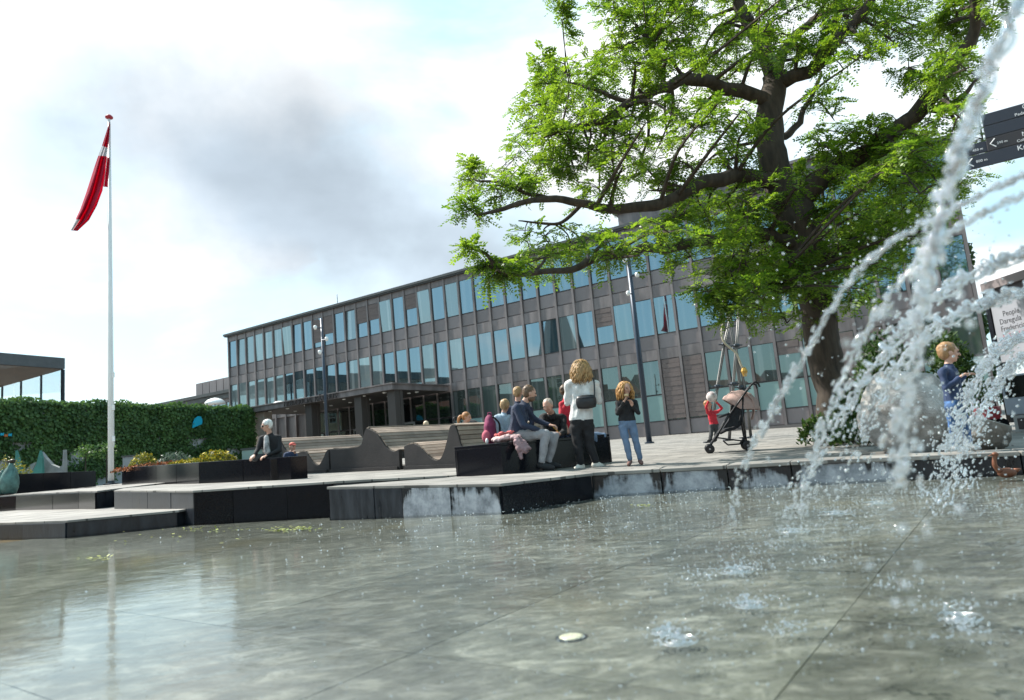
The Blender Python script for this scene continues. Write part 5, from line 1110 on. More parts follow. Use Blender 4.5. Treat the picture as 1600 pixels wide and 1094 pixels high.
    person('fair-haired child in pale blue jacket sitting behind the man in navy', dict(head=A(789,634,11.05), neck=A(787,647,11.05), chest=A(785,659,11.05), pelvis=A(785,682,11.05), shL=A(775,653,11.0), shR=A(797,653,11.1), elL=A(772,669,11.0), elR=A(802,669,11.15), wrL=A(782,677,11.15), wrR=A(800,677,11.25), hipL=A(781,687,11.05), hipR=A(790,687,11.05), knL=A(780,685,11.4), knR=A(792,685,11.4), anL=A(780,705,11.45), anR=A(792,705,11.45), toeL=A(780,707,11.55), toeR=A(792,707,11.55)), (pale, charc, dkshoe), .8, hs=1.14, face=(.25,.95,-.1), hair=lambda *a: cap_hair(*a, vol=1.06), hair_col=h_sand)
    person('sandy-haired person in dark blue just behind the head of the man in navy', dict(head=A(809,614,11.5), neck=A(809,630,11.5), chest=A(810,647,11.5), pelvis=A(810,677,11.5), shL=A(793,640,11.5), shR=A(828,640,11.5), elL=A(791,662,11.5), elR=A(831,662,11.5), wrL=A(799,676,11.7), wrR=A(822,676,11.7), hipL=A(804,682,11.5), hipR=A(816,682,11.5), knL=A(803,683,11.95), knR=A(817,683,11.95), anL=A(804,706,12.0), anR=A(816,706,12.0), toeL=A(804,708,12.15), toeR=A(816,708,12.15)), (navy, charc, dkshoe), .95, face=(.3,.95,-.05), hair=lambda *a: cap_hair(*a, vol=1.0), hair_col=h_sand)
    # white haired man with sunglasses on the planter
    t = person('white-haired man with sunglasses in black cardigan sitting on the planter', dict(head=A(417,665,13.0), neck=A(422,679,13.05), chest=A(423,692,13.05), pelvis=A(427,710,13.05), shL=A(409,685,13.0), shR=A(436,684,13.1), elL=A(403,702,12.9), elR=A(436,704,12.95), wrL=A(398,711,12.8), wrR=A(417,712,12.8), handL=A(394,714,12.75), handR=A(411,714,12.75), hipL=A(421,714,13.0), hipR=A(432,714,13.1), knL=A(399,716,12.85), knR=A(414,716,12.9), anL=A(398,728,13.4), anR=A(412,727,13.4), toeL=A(392,731,13.35), toeR=A(405,730,13.35)), (blk, charc, dkshoe), .98, face=(-.85,-.5,-.18), hair=lambda *a: cap_hair(*a, vol=1.07), hair_col=h_white,
      extra=[])
    Fd = Vector((-.85,-.5,-.18)).normalized(); hc = A(417,665,13.0); sd = Fd.cross(Vector((0,0,1))).normalized()
    sg = MB(); 
    for k in (-1, 1): sg.ell(hc+Fd*.095+sd*.032*k+Vector((0,0,.004)), (.026,.02,.019), seg=10, rings=6); sg.tube([hc+Fd*.085+sd*.055*k+Vector((0,0,.008)), hc+sd*.078*k+Vector((0,0,.01))], .004, 5)
    sg.build('sunglasses', M_eye, t, smooth=True)
    sh_ = MB(); q0 = A(416,684,12.93); q1 = A(417,706,12.86); capsule(sh_, q0, q1, .045, .062, 14); sh_.build('patterned_shirt', cloth('patterned_shirt', (.30,.30,.30), var=.7), t, smooth=True)
    # child with red cap
    t = person('small child in red cap and blue jacket peeping over the planter', dict(head=A(457,698,14.2), neck=A(455,707,14.2), chest=A(454,714,14.2), pelvis=A(452,727,14.25), shL=A(446,710,14.15), shR=A(462,711,14.25), elL=A(444,719,14.1), elR=A(464,717,14.1), wrL=A(450,723,14.05), wrR=A(461,709,14.02), hipL=A(449,730,14.2), hipR=A(456,730,14.2), knL=A(448,736,14.05), knR=A(457,736,14.05), anL=A(448,742,14.1), anR=A(457,742,14.1), toeL=A(448,744,14.0), toeR=A(457,744,14.0)), (blue, charc, dkshoe), .66, hs=1.22, face=(.7,-.65,-.1), hair=lambda *a: cap_hair(*a, vol=1.0), hair_col=h_sand)
    Fd = Vector((.7,-.65,-.05)).normalized(); hc = A(457,698,14.2); b = MB(); b.ell(hc+Vector((0,0,.042)), (.068,.068,.048), seg=16, rings=10); b.ell(hc+Fd*.075+Vector((0,0,.036)), (.045,.045,.008), seg=12, rings=6); b.build('cap', cloth('red_cap', (.50,.10,.08)), t, smooth=True)
    # heads beyond the benches
    person('pale-haired person seated far behind the wave bench, only the head showing', dict(head=A(666,664,19), neck=A(666,672,19), chest=A(666,681,19), pelvis=A(666,698,19), shL=A(656,677,19), shR=A(676,677,19), elL=A(655,689,18.9), elR=A(677,689,18.9), wrL=A(660,697,18.7), wrR=A(672,697,18.7), hipL=A(662,701,19), hipR=A(670,701,19), knL=A(661,700,18.6), knR=A(671,700,18.6), anL=A(661,722,18.6), anR=A(671,722,18.6), toeL=A(661,725,18.5), toeR=A(671,725,18.5)), (grey, charc, dkshoe), .95, face=(.2,.95,0), hair=lambda *a: cap_hair(*a, vol=1.02), hair_col=h_pale, voxel=.016, hands=False)
    t = person('red-blond girl with ponytail seated behind the bench crest', dict(head=A(729,652,14.6), neck=A(725,664,14.6), chest=A(724,675,14.6), pelvis=A(722,698,14.6), shL=A(714,669,14.5), shR=A(736,669,14.7), elL=A(712,684,14.5), elR=A(738,684,14.7), wrL=A(722,695,14.4), wrR=A(738,695,14.5), hipL=A(717,702,14.6), hipR=A(727,702,14.6), knL=A(730,700,14.3), knR=A(740,700,14.5), anL=A(730,722,14.3), anR=A(740,722,14.5), toeL=A(735,727,14.2), toeR=A(745,727,14.4)), (grey, charc, dkshoe), .9, hs=1.08, face=(.85,-.2,-.25), hair=lambda *a: cap_hair(*a, vol=1.05), hair_col=h_red, voxel=.013, hands=False)
    pt = A(719,655,14.62); MB().tube(smooth_curve([A(723,650,14.62), A(718,652,14.62), A(716,660,14.62), A(717,668,14.6)], 4), [.02,.03,.035,.036,.036,.035,.034,.03,.027,.022,.018,.012,.006], 8).build('ponytail', h_red, t, smooth=True)
    # toddler with ball
    Y = 16.4
    person('small child in red jumper lifting a white ball beside the pushchair', dict(head=A(1106,632,Y), neck=A(1110,642,Y), chest=A(1113,650,Y), pelvis=A(1116,664,Y), shL=A(1106,645,Y-.05), shR=A(1121,644,Y+.05), elL=A(1103,637,Y-.2), elR=A(1128,638,Y), wrL=A(1107,627,Y-.22), wrR=A(1119,628,Y-.12), handL=A(1109,622,Y-.2), handR=A(1115,622,Y-.15), hipL=A(1112,667,Y), hipR=A(1119,667,Y), knL=A(1112,676,Y-.02), knR=A(1119,676,Y), anL=A(1111,685,Y), anR=A(1118,686,Y), toeL=A(1106,689,Y-.05), toeR=A(1115,689,Y-.06)), (red, charc, dkshoe), .66, hs=1.3, face=(.75,-.2,.45), hair=lambda *a: cap_hair(*a, vol=1.06), hair_col=h_red)
    bc = A(1112,620,Y-.30); bl = tag(MB().ell(bc, (.125,.125,.125), seg=24, rings=16).build('ball', mat('ball_white', (.72,.68,.66), .5, var=.5, vscale=9, col2=(.30,.22,.22)), smooth=True), 'white patterned ball held up by the child in red', 'ball')
    # boy in blue on the kerb
    Y = 7.1
    person('ginger boy in dark blue top and patterned blue trousers on the kerb at the jets', dict(head=A(1482,551,Y), neck=A(1482,571,Y), chest=A(1484,590,Y), pelvis=A(1492,629,Y), shL=A(1472,581,Y-.08), shR=A(1490,580,Y+.1), elL=A(1478,606,Y-.12), elR=A(1496,602,Y+.06), wrL=A(1499,590,Y-.16), wrR=A(1508,588,Y), handL=A(1506,585,Y-.17), handR=A(1516,583,Y), hipL=A(1487,636,Y-.05), hipR=A(1499,635,Y+.05), knL=A(1490,664,Y-.04), knR=A(1508,662,Y+.05), anL=A(1493,694,Y), anR=A(1514,692,Y+.06), toeL=A(1508,703,Y-.06), toeR=A(1530,700,Y), ), (blue, blt, cloth('grey_trainer', (.35,.37,.38))), .70, hs=1.36, face=(.85,-.2,.28), hair=lambda *a: cap_hair(*a, vol=1.07), hair_col=hair_mat('ginger_blond', (.27,.155,.07)))
scene_people()
# ------------------------------------------------------------------ bags and coats on the block
def backpack():
    c = at(766, 672, 10.75); t = thing('backpack', 'magenta backpack standing on the left end of the granite block', 'bag', (c.x, c.y, .5)); Mm = cloth('magenta', (.20,.03,.085)); Mp = cloth('pink_trim', (.45,.10,.14))
    b = MB(); b.ell((c.x,c.y,.72), (.10,.15,.24), seg=16, rings=12); me = remesh_union(b, .012, 1); me.materials.clear(); me.materials.append(Mm); me.polygons.foreach_set('use_smooth', [True]*len(me.polygons))
    for v in me.vertices: v.co.z = max(v.co.z, .502); v.co += v.normal*mnoise.noise(v.co*9)*.015
    o = bpy.data.objects.new('sack', me); COL.objects.link(o); o.parent = t; o.location = -t.location
    b = MB(); b.ell((c.x-.06,c.y-.11,.62), (.075,.06,.10), seg=12, rings=8); b.build('pocket', Mp, t, smooth=True); MB().tube([(c.x-.02,c.y,.94),(c.x-.01,c.y,.99),(c.x+.03,c.y,.99),(c.x+.04,c.y,.94)], .012, 6).build('loop', Mm, t)
    for k in (-1, 1): MB().tube(smooth_curve([Vector((c.x+.06,c.y+.07*k,.92)), Vector((c.x+.15,c.y+.08*k,.80)), Vector((c.x+.13,c.y+.08*k,.58))], 4), .016, 6).build('strap', M_black, t)
    q = at(761, 690, 10.55); MB().ell((q.x,q.y,.55), (.025,.025,.045), seg=8, rings=6).build('tag', M_white, t, smooth=True)
backpack()
def coat(name, label, pts, m, thick=.05, seed=1, hang=None):
    """crumpled cloth heap following a list of (position, radius)"""
    b = MB()
    for p, r in pts: b.ell(p, (r*1.25, r, r*.62), seg=14, rings=9)
    if hang:
        for a, c2_, r0, r1 in hang: capsule(b, a, c2_, r0, r1)
    me = remesh_union(b, .010, 2); off = Vector((seed*5.3, 0, 0))
    for v in me.vertices: v.co += v.normal*(abs(mnoise.noise(v.co*9+off))*.045-.018 + mnoise.noise(v.co*28+off)*.008)
    me.materials.clear(); me.materials.append(m); me.polygons.foreach_set('use_smooth', [True]*len(me.polygons)); o = bpy.data.objects.new(name, me); COL.objects.link(o); return tag(o, label, 'coat')
zs_ = .55
def on(px, Y, z): p = at(px, 690, Y); return Vector((p.x, p.y, z))
coat('coat', 'pale pink jacket heaped on the block beside the backpack', [(on(780,10.15,.55),.09),(on(793,10.1,.57),.10),(on(803,10.08,.56),.09)], cloth('pale_pink', (.52,.36,.35), var=.25), seed=2)
coat('coat', 'red and white scarf lying over the pink jacket', [(on(787,10.12,.63),.06),(on(797,10.1,.64),.055),(on(778,10.2,.62),.05)], cloth('red_scarf', (.45,.10,.10), var=.6), seed=3)
coat('coat', 'dusky pink coat hanging down the front of the block', [(on(806,10.0,.55),.075)], cloth('dusky_pink', (.27,.175,.185), var=.25), seed=4, hang=[(on(808,9.93,.53), at(820,705,9.86), .05,.05),(on(812,9.95,.52), at(826,700,9.9), .045,.04),(on(806,9.9,.5), at(814,716,9.84), .045,.03)])
# ------------------------------------------------------------------ pushchairs
def pushchair(label):
    t = thing('pushchair', label, 'pushchair', (0,0,0)); Mk = mat('pushchair_frame', (.014,.014,.016), .4, .3); Mf = cloth('pushchair_black', (.012,.013,.016)); Mh = cloth('pushchair_pink', (.40,.27,.235), var=.12); Mw = mat('wheel_rim', (.30,.30,.31), .4, .4)
    W = .23          # half width; local x runs forwards (to the left in the picture), y sideways, z up
    def bd(b, n, m, **k): return b.build(n, m, t, local=True, **k)
    for s in (-1, 1):
        y = W*s
        b = MB(); b.tube(smooth_curve([Vector((.40,y,.14)), Vector((.20,y,.40)), Vector((-.02,y,.68)), Vector((-.30,y,1.00)), Vector((-.44,y,1.14)), Vector((-.51,y,1.13)), Vector((-.53,y,1.06))], 4), .016, 8); bd(b, 'frame_tube', Mk, smooth=True)
        b = MB(); b.tube([(-.24,y*.98,.92), (-.18,y*.98,.55), (-.20,y*.98,.10)], .015, 8); bd(b, 'rear_tube', Mk, smooth=True)
        b = MB(); b.tube([(.30,y*.98,.27), (-.18,y*.98,.16)], .012, 8); bd(b, 'side_bar', Mk, smooth=True)
        for k in (-.035, .035):
            b = MB(); b.lathe([(.058,-.013),(.078,-.012),(.082,0),(.078,.012),(.058,.013)], (0,0,0), 20); w = bd(b, 'wheel', Mk, smooth=True); w.rotation_euler = (math.pi/2,0,0); w.location = (.42, y+k, .083)
            b = MB(); b.lathe([(.018,-.015),(.018,.015)], (0,0,0), 10)
            for q in range(5): a = q*1.2566; b.tube([(0,0,0),(.06*math.cos(a),.06*math.sin(a),0)], .008, 5)
            b.build('rim', Mw, w, local=True)
        b = MB(); b.lathe([(.062,-.016),(.084,-.014),(.088,0),(.084,.014),(.062,.016)], (0,0,0), 20); w = bd(b, 'wheel', Mk, smooth=True); w.rotation_euler = (math.pi/2,0,0); w.location = (-.21, y, .088)
        b = MB(); b.lathe([(.018,-.018),(.018,.018)], (0,0,0), 10)
        for q in range(5): a = q*1.2566; b.tube([(0,0,0),(.064*math.cos(a),.064*math.sin(a),0)], .008, 5)
        b.build('rim', Mw, w, local=True)
    def sheet(n, prof, w0, w1, m, th=.02):
        V = []; n_ = len(prof)
        for (x, z), w in zip(prof, [w0+(w1-w0)*i/(n_-1) for i in range(n_)]): V += [(x,-w,z),(x,w,z)]
        b = MB(); b.add(V, [(2*i,2*i+1,2*i+3,2*i+2) for i in range(n_-1)]); o = bd(b, n, m, smooth=True); o.modifiers.new('s','SOLIDIFY').thickness = th; return o
    sheet('seat', [(.22,.36),(.12,.40),(-.02,.42),(-.10,.46),(-.17,.62),(-.23,.85)], .19, .20, Mf, .05)
    sheet('footrest', [(.33,.20),(.27,.28),(.22,.37)], .17, .19, Mf, .02)
    sheet('basket', [(.16,.20),(.10,.13),(-.10,.13),(-.19,.24),(-.20,.34)], .19, .20, Mf, .02)
    for s in (-1, 1):      # side wings
        b = MB(); b.add([(.14,s*.205,.41),(-.10,s*.205,.44),(-.22,s*.205,.86),(-.05,s*.205,.80),(.02,s*.205,.55)], [(0,1,2,3,4)]); o = bd(b, 'side_wing', Mf); o.modifiers.new('s','SOLIDIFY').thickness = .015
    # ribbed hood: arcs swung about the side pivots
    V = []; na, nw = 16, 14
    for i in range(na+1):
        a = math.radians(38 + 150*i/na); R_ = .33*(1+.025*math.sin(i*2.1))
        for j in range(nw+1):
            ph = math.pi*j/nw; sn_ = math.sin(ph)**.6; V.append((-.17+R_*sn_*math.cos(a), .225*math.cos(ph), .72+R_*sn_*math.sin(a)*.98))
    b = MB(); b.add(V, [(i*(nw+1)+j, i*(nw+1)+j+1, (i+1)*(nw+1)+j+1, (i+1)*(nw+1)+j) for i in range(na) for j in range(nw)]); o = bd(b, 'hood', Mh, smooth=True); o.modifiers.new('s','SOLIDIFY').thickness = .01
    sheet('hood_flap', [(-.30,1.0),(-.40,.86),(-.41,.66),(-.36,.52)], .22, .19, Mh, .015)
    b = MB(); b.tube(smooth_curve([Vector((.02,-.23,.66)), Vector((.17,-.20,.62)), Vector((.21,0,.62)), Vector((.17,.20,.62)), Vector((.02,.23,.66))], 5), .02, 8); bd(b, 'bumper_bar', Mk, smooth=True)
    for z in (.11,): b = MB(); b.tube([(-.21,-W,z),(-.21,W,z)], .012, 8); b.tube([(.38,-W,.17),(.38,W,.17)], .012, 8); bd(b, 'axle', Mk)
    return t
pc1 = pushchair('black pushchair with pink hood standing on the square')
p = at(1148, 702, 12.1); pc1.location = (p.x, p.y, gz(p.x, p.y)); pc1.rotation_euler = (0,0,math.radians(180-14))
p = at(748, 700, 15.2); pc2 = copy_tree(pc1, (p.x, p.y, gz(p.x, p.y)), math.radians(20), 'second pushchair mostly hidden behind the bench crest'); pc2.scale = (.9,.9,.9)
for c in bpy.data.objects:
    if c.parent == pc2 and c.name.startswith('hood'):
        c.data = c.data.copy(); c.data.materials.clear(); c.data.materials.append(MATS['cloth_pushchair_black'])
# ------------------------------------------------------------------ fountain jets
def drop_mat():
    m = bpy.data.materials.new('clear_water'); m.use_nodes = True; t = m.node_tree; t.nodes.remove(t.nodes['Principled BSDF'])
    g = N(t, 'ShaderNodeBsdfGlass', inp={'Roughness': .03, 'IOR': 1.333}); g.inputs[0].default_value = (.97,.985,1,1)
    s = N(t, 'ShaderNodeBsdfGlossy', inp={'Roughness': .055}); s.inputs[0].default_value = (1,1,1,1)
    tl = N(t, 'ShaderNodeBsdfTranslucent'); tl.inputs[0].default_value = (.92,.95,.97,1)
    a = N(t, 'ShaderNodeMixShader'); a.inputs[0].default_value = .28; b = N(t, 'ShaderNodeMixShader'); b.inputs[0].default_value = .02
    t.links.new(g.outputs[0], a.inputs[1]); t.links.new(s.outputs[0], a.inputs[2]); t.links.new(a.outputs[0], b.inputs[1]); t.links.new(tl.outputs[0], b.inputs[2]); t.links.new(b.outputs[0], t.nodes['Material Output'].inputs[0]); return m
M_drop = drop_mat()
_bm = bmesh.new(); bmesh.ops.create_icosphere(_bm, subdivisions=2, radius=1.0); IV = np.array([tuple(v.co) for v in _bm.verts]); IF = np.array([[v.index for v in f.verts] for f in _bm.faces], dtype=np.int32); _bm.free()
def drops_mesh(P, R, D=None, el=None):
    """many droplets as one mesh; el stretches each along its flight"""
    n = len(P); V = IV[None]*np.ones((n,1,1)); wob = 1+.22*np.sin(IV[None]@RNG.normal(0,1.8,(n,3,1))+RNG.uniform(0,6,(n,1,1))); V = V*wob*np.asarray(R)[:,None,None]
    if D is not None:
        Dn = D/np.maximum(np.linalg.norm(D, axis=1, keepdims=True), 1e-6); pr = np.sum(V*Dn[:,None], axis=2, keepdims=True); V = V+Dn[:,None]*pr*(np.asarray(el)[:,None,None]-1)
    V = (V+P[:,None]).reshape(-1,3); F = (IF[None]+(np.arange(n)*len(IV))[:,None,None]).reshape(-1,3); return V, F
def tri_obj(name, V, F, m, parent=None):
    me = bpy.data.meshes.new(name); me.vertices.add(len(V)); me.vertices.foreach_set('co', V.astype(np.float32).ravel()); n = len(F); me.loops.add(n*3); me.loops.foreach_set('vertex_index', F.astype(np.int32).ravel()); me.polygons.add(n); me.polygons.foreach_set('loop_start', np.arange(0,n*3,3,dtype=np.int32)); me.update(calc_edges=True); me.polygons.foreach_set('use_smooth', np.ones(n, dtype=bool)); me.materials.append(m)
    o = bpy.data.objects.new(name, me); COL.objects.link(o)
    if parent is not None: o.parent = parent; o.matrix_basis = parent.matrix_basis.inverted()
    return o
def jet(label, pts, nd, r0, spread, rope=0.0, rr=.006, size=(.0018,.0055)):
    P = [at(x, y, Y) for x, y, Y in pts]; cv = smooth_curve(P, 10); n = len(cv); C = np.array([tuple(c) for c in cv]); T = np.gradient(C, axis=0)
    t = thing('water_jet', label, 'water jet', cv[-1])
    if rope:
        k = int(n*rope); b = MB(); fine = []; rad = []
        for i in range(k):
            for q in range(6):
                c = Vector(C[i]*(1-q/6)+C[min(i+1,n-1)]*q/6); w = (i+q/6)/k; fine.append(c+Vector((mnoise.noise(c*30), mnoise.noise(c*30+Vector((5,0,0))), mnoise.noise(c*30+Vector((0,5,0)))))*rr*.8); rad.append(max(.0012, rr*(1-.55*w)*(.75+.75*mnoise.noise(c*55)+.35*mnoise.noise(c*140))))
        b.tube(fine, rad, 9); b.tube([p+Vector((math.sin(i*.21), .5*math.cos(i*.17), math.cos(i*.21)))*rr*1.5 for i, p in enumerate(fine)], [q*.55 for q in rad[::-1]], 7); b.tube([p-Vector((math.sin(i*.13+1), .5, math.cos(i*.13+1)))*rr*1.7 for i, p in enumerate(fine)], [max(.001, q*.45) for q in rad], 7); b.build('stream', M_drop, t, smooth=True)
    u_ = RNG.uniform(0, 1, nd)**.9; ii = np.clip((u_*(n-1)).astype(int), 0, n-1); clus = np.sin(u_*97)*.5+np.sin(u_*41+2)*.5
    sp = spread*(.35+.9*u_)*(1+.5*clus); Q = C[ii]+(RNG.uniform(-.5,.5,nd))[:,None]*T[ii]+RNG.normal(0,1,(nd,3))*sp[:,None]
    Q[:,2] -= np.abs(RNG.normal(0,1,nd))*sp*.5; R = RNG.uniform(0,1,nd)**3.0*(size[1]-size[0])+size[0]; ok = Q[:,2] > WATER_Z+.004; Q, R, ii = Q[ok], R[ok], ii[ok]
    V, F = drops_mesh(Q, R, T[ii], RNG.uniform(1.1, 3.2, len(Q))); o = tri_obj('drops', V, F, M_drop, t); o['kind'] = 'stuff'
jet('thick near stream of blurred drops falling from the top right corner', [(1625,-60,1.0),(1575,40,1.0),(1540,120,1.02),(1508,205,1.04),(1482,280,1.06),(1462,350,1.08),(1446,430,1.1),(1434,510,1.12),(1422,600,1.15),(1410,690,1.18),(1402,760,1.2)], 520, .004, .010, rope=.66, rr=.009, size=(.0015,.0060))
jet('outermost arc of drops ending left over the pushchair', [(1660,262,1.35),(1600,274,1.4),(1540,300,1.45),(1470,335,1.5),(1400,372,1.55),(1352,412,1.6),(1310,462,1.65),(1272,528,1.7),(1240,585,1.75),(1214,625,1.8),(1190,668,1.85),(1163,725,1.9),(1148,775,1.95),(1140,830,2.0)], 330, .004, .0065, rope=.74, rr=.0046, size=(.0018,.0065))
jet('second long arc of drops in front of the tree trunk', [(1660,292,1.45),(1600,305,1.5),(1530,336,1.55),(1455,385,1.6),(1405,440,1.65),(1362,500,1.7),(1330,560,1.75),(1302,625,1.8),(1280,690,1.85),(1262,745,1.9),(1250,800,1.95)], 380, .004, .010, rope=.66, rr=.005, size=(.0018,.0060))
jet('broad glassy rope of water above the middle of the right edge', [(1680,372,1.9),(1600,396,1.95),(1540,416,2.0),(1480,448,2.05),(1425,497,2.1),(1382,548,2.2),(1338,610,2.3),(1295,685,2.4),(1250,760,2.5),(1220,820,2.6)], 620, .004, .020, rope=.74, rr=.014, size=(.0018,.0065))
jet('lower glassy rope crossing in front of the poster board', [(1680,435,2.1),(1600,452,2.15),(1545,470,2.2),(1490,492,2.25),(1440,525,2.35),(1400,575,2.45),(1365,635,2.6),(1335,705,2.7),(1312,770,2.8)], 560, .004, .021, rope=.72, rr=.015, size=(.0018,.0065))
jet('steep jet of sharp drops falling in front of the boy', [(1680,500,3.2),(1610,518,3.25),(1570,538,3.3),(1540,568,3.35),(1517,608,3.4),(1500,650,3.45),(1484,700,3.5),(1472,750,3.6),(1464,790,3.6)], 900, .004, .033, rope=.75, rr=.016, size=(.002,.0075))
jet('innermost jet of sharp drops close to the right edge', [(1690,530,3.4),(1620,548,3.4),(1580,572,3.45),(1552,605,3.5),(1528,650,3.5),(1508,700,3.6),(1495,755,3.6)], 800, .004, .033, rope=.7, rr=.015, size=(.002,.0075))
# loose spray and splashes
def stuff_drops(name, label, Q, R, cat=None):
    V, F = drops_mesh(Q, R); o = tri_obj(name, V, F, M_drop); return tag(o, label, cat or 'water drops', kind='stuff')
Q = []; R = []
for _ in range(520):
    px = random.triangular(1130, 1620, 1440); py = random.uniform(330, 830); Y = random.uniform(1.3, 4.2); Q.append(tuple(at(px, py, Y))); R.append(random.uniform(.0012, .0042)*(.6+.25*Y))
for _ in range(26):
    px = random.gauss(1420, 60); py = random.uniform(420, 1010); Q.append(tuple(at(px, py, random.uniform(.65,.95)))); R.append(random.uniform(.002,.005))
for _ in range(260):                 # a dense veil round the boy's legs
    px = random.gauss(1470, 70); py = random.uniform(600, 770); Y = random.uniform(2.6, 5.2); Q.append(tuple(at(px, py, Y))); R.append(random.uniform(.002, .006))
Q = np.array(Q); R = np.array(R); k = Q[:,2] > WATER_Z+.01
stuff_drops('water_spray', 'loose spray of drops around the jets', Q[k], R[k])
Q = []; R = []
for (px, py, n, sr) in ((1150,890,190,.12),(1110,905,90,.10),(1060,1000,70,.05),(1045,985,60,.05),(1170,945,120,.08),(1240,828,200,.17),(1200,855,140,.16),(1305,800,190,.2),(1370,785,170,.22),(1440,768,190,.25),(1230,985,80,.05),(1490,955,80,.06),(1510,990,90,.05),(1400,915,60,.08),(1560,795,140,.2),(1585,770,120,.2),(1290,880,70,.1),(1340,830,90,.15)):
    c = atz(px, py, WATER_Z)
    for _ in range(n):
        a = random.uniform(0, 6.28); r = abs(random.gauss(0, sr)); h = abs(random.gauss(0, .022))*math.exp(-r/sr*.6); Q.append((c.x+r*1.5*math.cos(a), c.y+r*math.sin(a), WATER_Z+.001+h)); R.append(random.uniform(.0012, .0048))
for _ in range(4200):
    y = random.uniform(1.8, 8.0); x = random.gauss(y*.26, y*.30); Q.append((x, y, WATER_Z+abs(random.gauss(.002,.02)))); R.append((.001+.0024*random.random()**3)*(.7+.25*y))
stuff_drops('splash_drops', 'small splashes and beads of water jumping on the basin surface', np.array(Q), np.array(R))
# ripple rings and little crowns where the jets land
def landing():
    b = MB()
    for (px, py, r) in ((1060,1002,.05),(1040,988,.04),(1150,892,.07),(1172,946,.05),(1240,830,.08),(1305,802,.09),(1500,965,.05),(1370,786,.09)):
        c = atz(px, py, WATER_Z)
        for k in range(3):
            rr_ = r*(.4+.42*k); pts = [Vector((c.x+rr_*(1+.10*mnoise.noise(Vector((a,k,px))))*math.cos(a*math.pi/14), c.y+rr_*math.sin(a*math.pi/14), WATER_Z+.003+.004*mnoise.noise(Vector((a*1.3,k*3,px))))) for a in range(29)]; b.tube(pts, [.004*(1.2-.3*k)*(1+.5*mnoise.noise(p*60)) for p in pts], 6, cap=False)
    return tag(b.build('ripple_rings', M_drop, smooth=True), 'raised ripple rings where the jets hit the water', 'ripples', kind='stuff')
landing()
# ------------------------------------------------------------------ small things in the basin
c = atz(893, 995, -.272); t = thing('basin_light', 'round pale lamp glass set in the basin floor', 'light fitting', (c.x, c.y, -.27)); MB().lathe([(.058,-.02),(.058,.004),(.046,.006)], (c.x,c.y,-.2775), 24).build('rim', M_steel, t, smooth=False); MB().lathe([(.045,-.02),(.045,.006),(.03,.009),(.004,.010)], (c.x,c.y,-.2765), 24).build('lens', mat('lamp_glass', (.72,.70,.55), .3), t, smooth=True)
def bronze_bird():
    c = atz(1572, 748, WATER_Z); t = thing('spout_bird', 'small rusty bronze bird at the foot of the kerb on the far right', 'statue', c); Mr = mat('rusty_bronze', (.16,.06,.03), .5, .4, var=.4)
    b = MB(); b.ell(c+Vector((.02,0,.05)), (.085,.045,.045), seg=14, rings=9); b.tube(smooth_curve([c+Vector((-.04,0,.07)), c+Vector((-.075,0,.12)), c+Vector((-.07,0,.18)), c+Vector((-.055,0,.215))], 4), [.03,.027,.025,.023,.022,.021,.02,.019,.018,.018,.018,.018,.016], 8); b.build('body', Mr, t, smooth=True)
    b = MB(); b.ell(c+Vector((-.055,0,.22)), (.03,.022,.022), seg=10, rings=8); b.tube([c+Vector((-.075,0,.22)), c+Vector((-.115,0,.212))], [.010,.004], 6); b.build('head', Mr, t, smooth=True); b = MB(); b.tube([c+Vector((.09,0,.06)), c+Vector((.15,0,.075))], [.025,.006], 8); b.build('tail', Mr, t, smooth=True)
bronze_bird()
def floaters():
    P = []
    for (px, py, n, sx, sy) in ((462,825,60,26,1.6),(438,828,30,12,1.2),(330,826,26,30,2.5),(1005,789,14,10,1.2),(150,872,16,14,1.5),(620,790,12,40,4),(250,835,20,60,6)):
        for _ in range(n): q = atz(px+random.gauss(0,sx), py+random.gauss(0,sy), WATER_Z+.003); P.append(tuple(q))
    P = np.array(P); n = len(P); D = rand_unit(n); D[:,2] *= .15; Nn = np.tile(np.array([0,0,1.]),(n,1))+rand_unit(n)*.2
    tag(quads_obj('floating_leaves', leaf_quads(P, D, Nn, RNG.uniform(.03,.07,n), RNG.uniform(.02,.04,n)), leaf_mat('floating_leaf', (.10,.15,.02), (.40,.42,.12), .2)), 'fallen leaves and blossom drifting by the terrace steps', 'leaves', kind='stuff')
floaters()
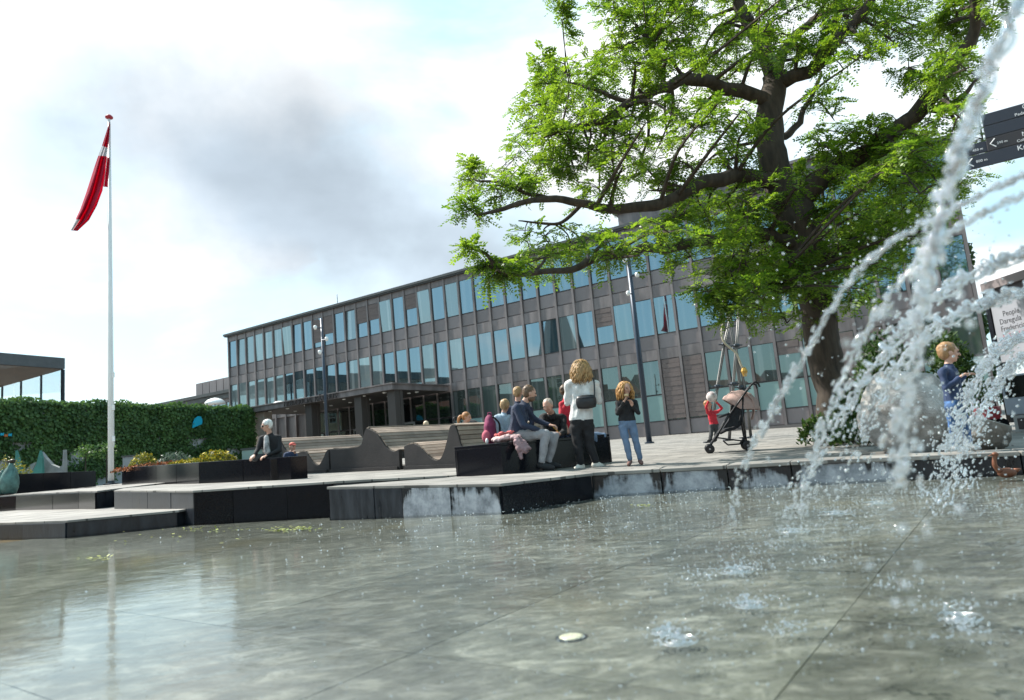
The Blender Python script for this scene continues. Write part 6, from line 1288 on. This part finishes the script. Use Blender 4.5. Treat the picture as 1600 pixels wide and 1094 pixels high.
# ------------------------------------------------------------------ the other sides of the square (seen mirrored in the windows)
def house(label, x, y, rz, w, hgt, rh, wc, rc, nfl=3):
    t = thing('town_house', label, 'house', (x, y, -.6), rz); d = 9.0; M_w = mat('house_wall_%d' % int(wc[0]*1000), wc, .85, var=.1); M_r = mat('house_roof_%d' % int(rc[0]*1000), rc, .8, var=.15)
    MB().box((-w/2,-d,0), (w/2,0,hgt)).build('wall', M_w, t, local=True); b = MB(); b.add([(-w/2-.3,.3,hgt+.002),(w/2+.3,.3,hgt+.002),(w/2+.3,-d-.3,hgt+.002),(-w/2-.3,-d-.3,hgt+.002),(-w/2-.3,-d/2,hgt+rh),(w/2+.3,-d/2,hgt+rh)], [(3,2,1,0),(0,1,5,4),(2,3,4,5),(1,2,5),(3,0,4)]); r = b.build('roof', M_r, t, local=True)
    MB().box((w*.2,-d/2-.4,hgt+rh*.6), (w*.2+.8,-d/2+.4,hgt+rh+.9)).build('chimney', M_r, r, local=True)
    n = max(3, int(w/2.4)); fh = hgt/nfl
    fm = MB().box((-.55,-.02,0), (.55,.05,1.6)).mesh('window', M_white); pm = [MB().box((-.48+.5*q,.05,.07+.78*e), (-.02+.5*q,.06,.78+.74*e)).mesh('pane', M_glass_dark) for q in (0,1) for e in (0,1)]
    for f in range(nfl):
        for k in range(n):
            if f == 0 and k == n//2: continue
            o = bpy.data.objects.new('window', fm); COL.objects.link(o); o.parent = t; o.location = (-w/2+(k+.5)*w/n, 0, f*fh+fh*.32)
            for q in pm: p = bpy.data.objects.new('pane', q); COL.objects.link(p); p.parent = o
    MB().box((-w/2+(n//2+.5)*w/n-.6,-.02,.5), (-w/2+(n//2+.5)*w/n+.6,.06,2.9)).build('door', M_frame, t, local=True)
cols = [(.42,.36,.26),(.36,.14,.09),(.50,.47,.42),(.28,.10,.07),(.44,.40,.33),(.40,.28,.18),(.52,.50,.46)]; names = ['sand yellow','brick red','cream white','dark red brick','stone grey','ochre','pale plaster']
for k in range(7): house('%s town house across the square, mirrored in the hall windows' % names[k], -70-3*(k % 2), 34-15.5*k, -math.pi/2, 15, 8.6+1.3*((k*3) % 3), 3.6, cols[k], (.16,.06,.04) if k % 2 else (.06,.06,.065))
for k in range(5): house('%s gabled house behind the fountain, mirrored in the polished stone' % names[(k+3) % 7], -38+17*k, -42-2*(k % 2), 0, 16.5, 9.5+1.2*(k % 3), 4, cols[(k+3) % 7], (.14,.055,.04) if k % 2 == 0 else (.05,.05,.055))
def church():
    x, y = -86, -10; t = thing('church_tower', 'slim church tower with pointed spire mirrored in an upper window', 'church', (x, y, -.6)); MB().box((x-3,y-3,-.6),(x+3,y+3,17)).build('tower', mat('church_brick', (.25,.10,.07), .85, var=.1), t); b = MB(); b.add([(x-3.3,y-3.3,17.002),(x+3.3,y-3.3,17.002),(x+3.3,y+3.3,17.002),(x-3.3,y+3.3,17.002),(x,y,36)], [(3,2,1,0),(0,1,4),(1,2,4),(2,3,4),(3,0,4)]); b.build('spire', M_roof, t)
church()
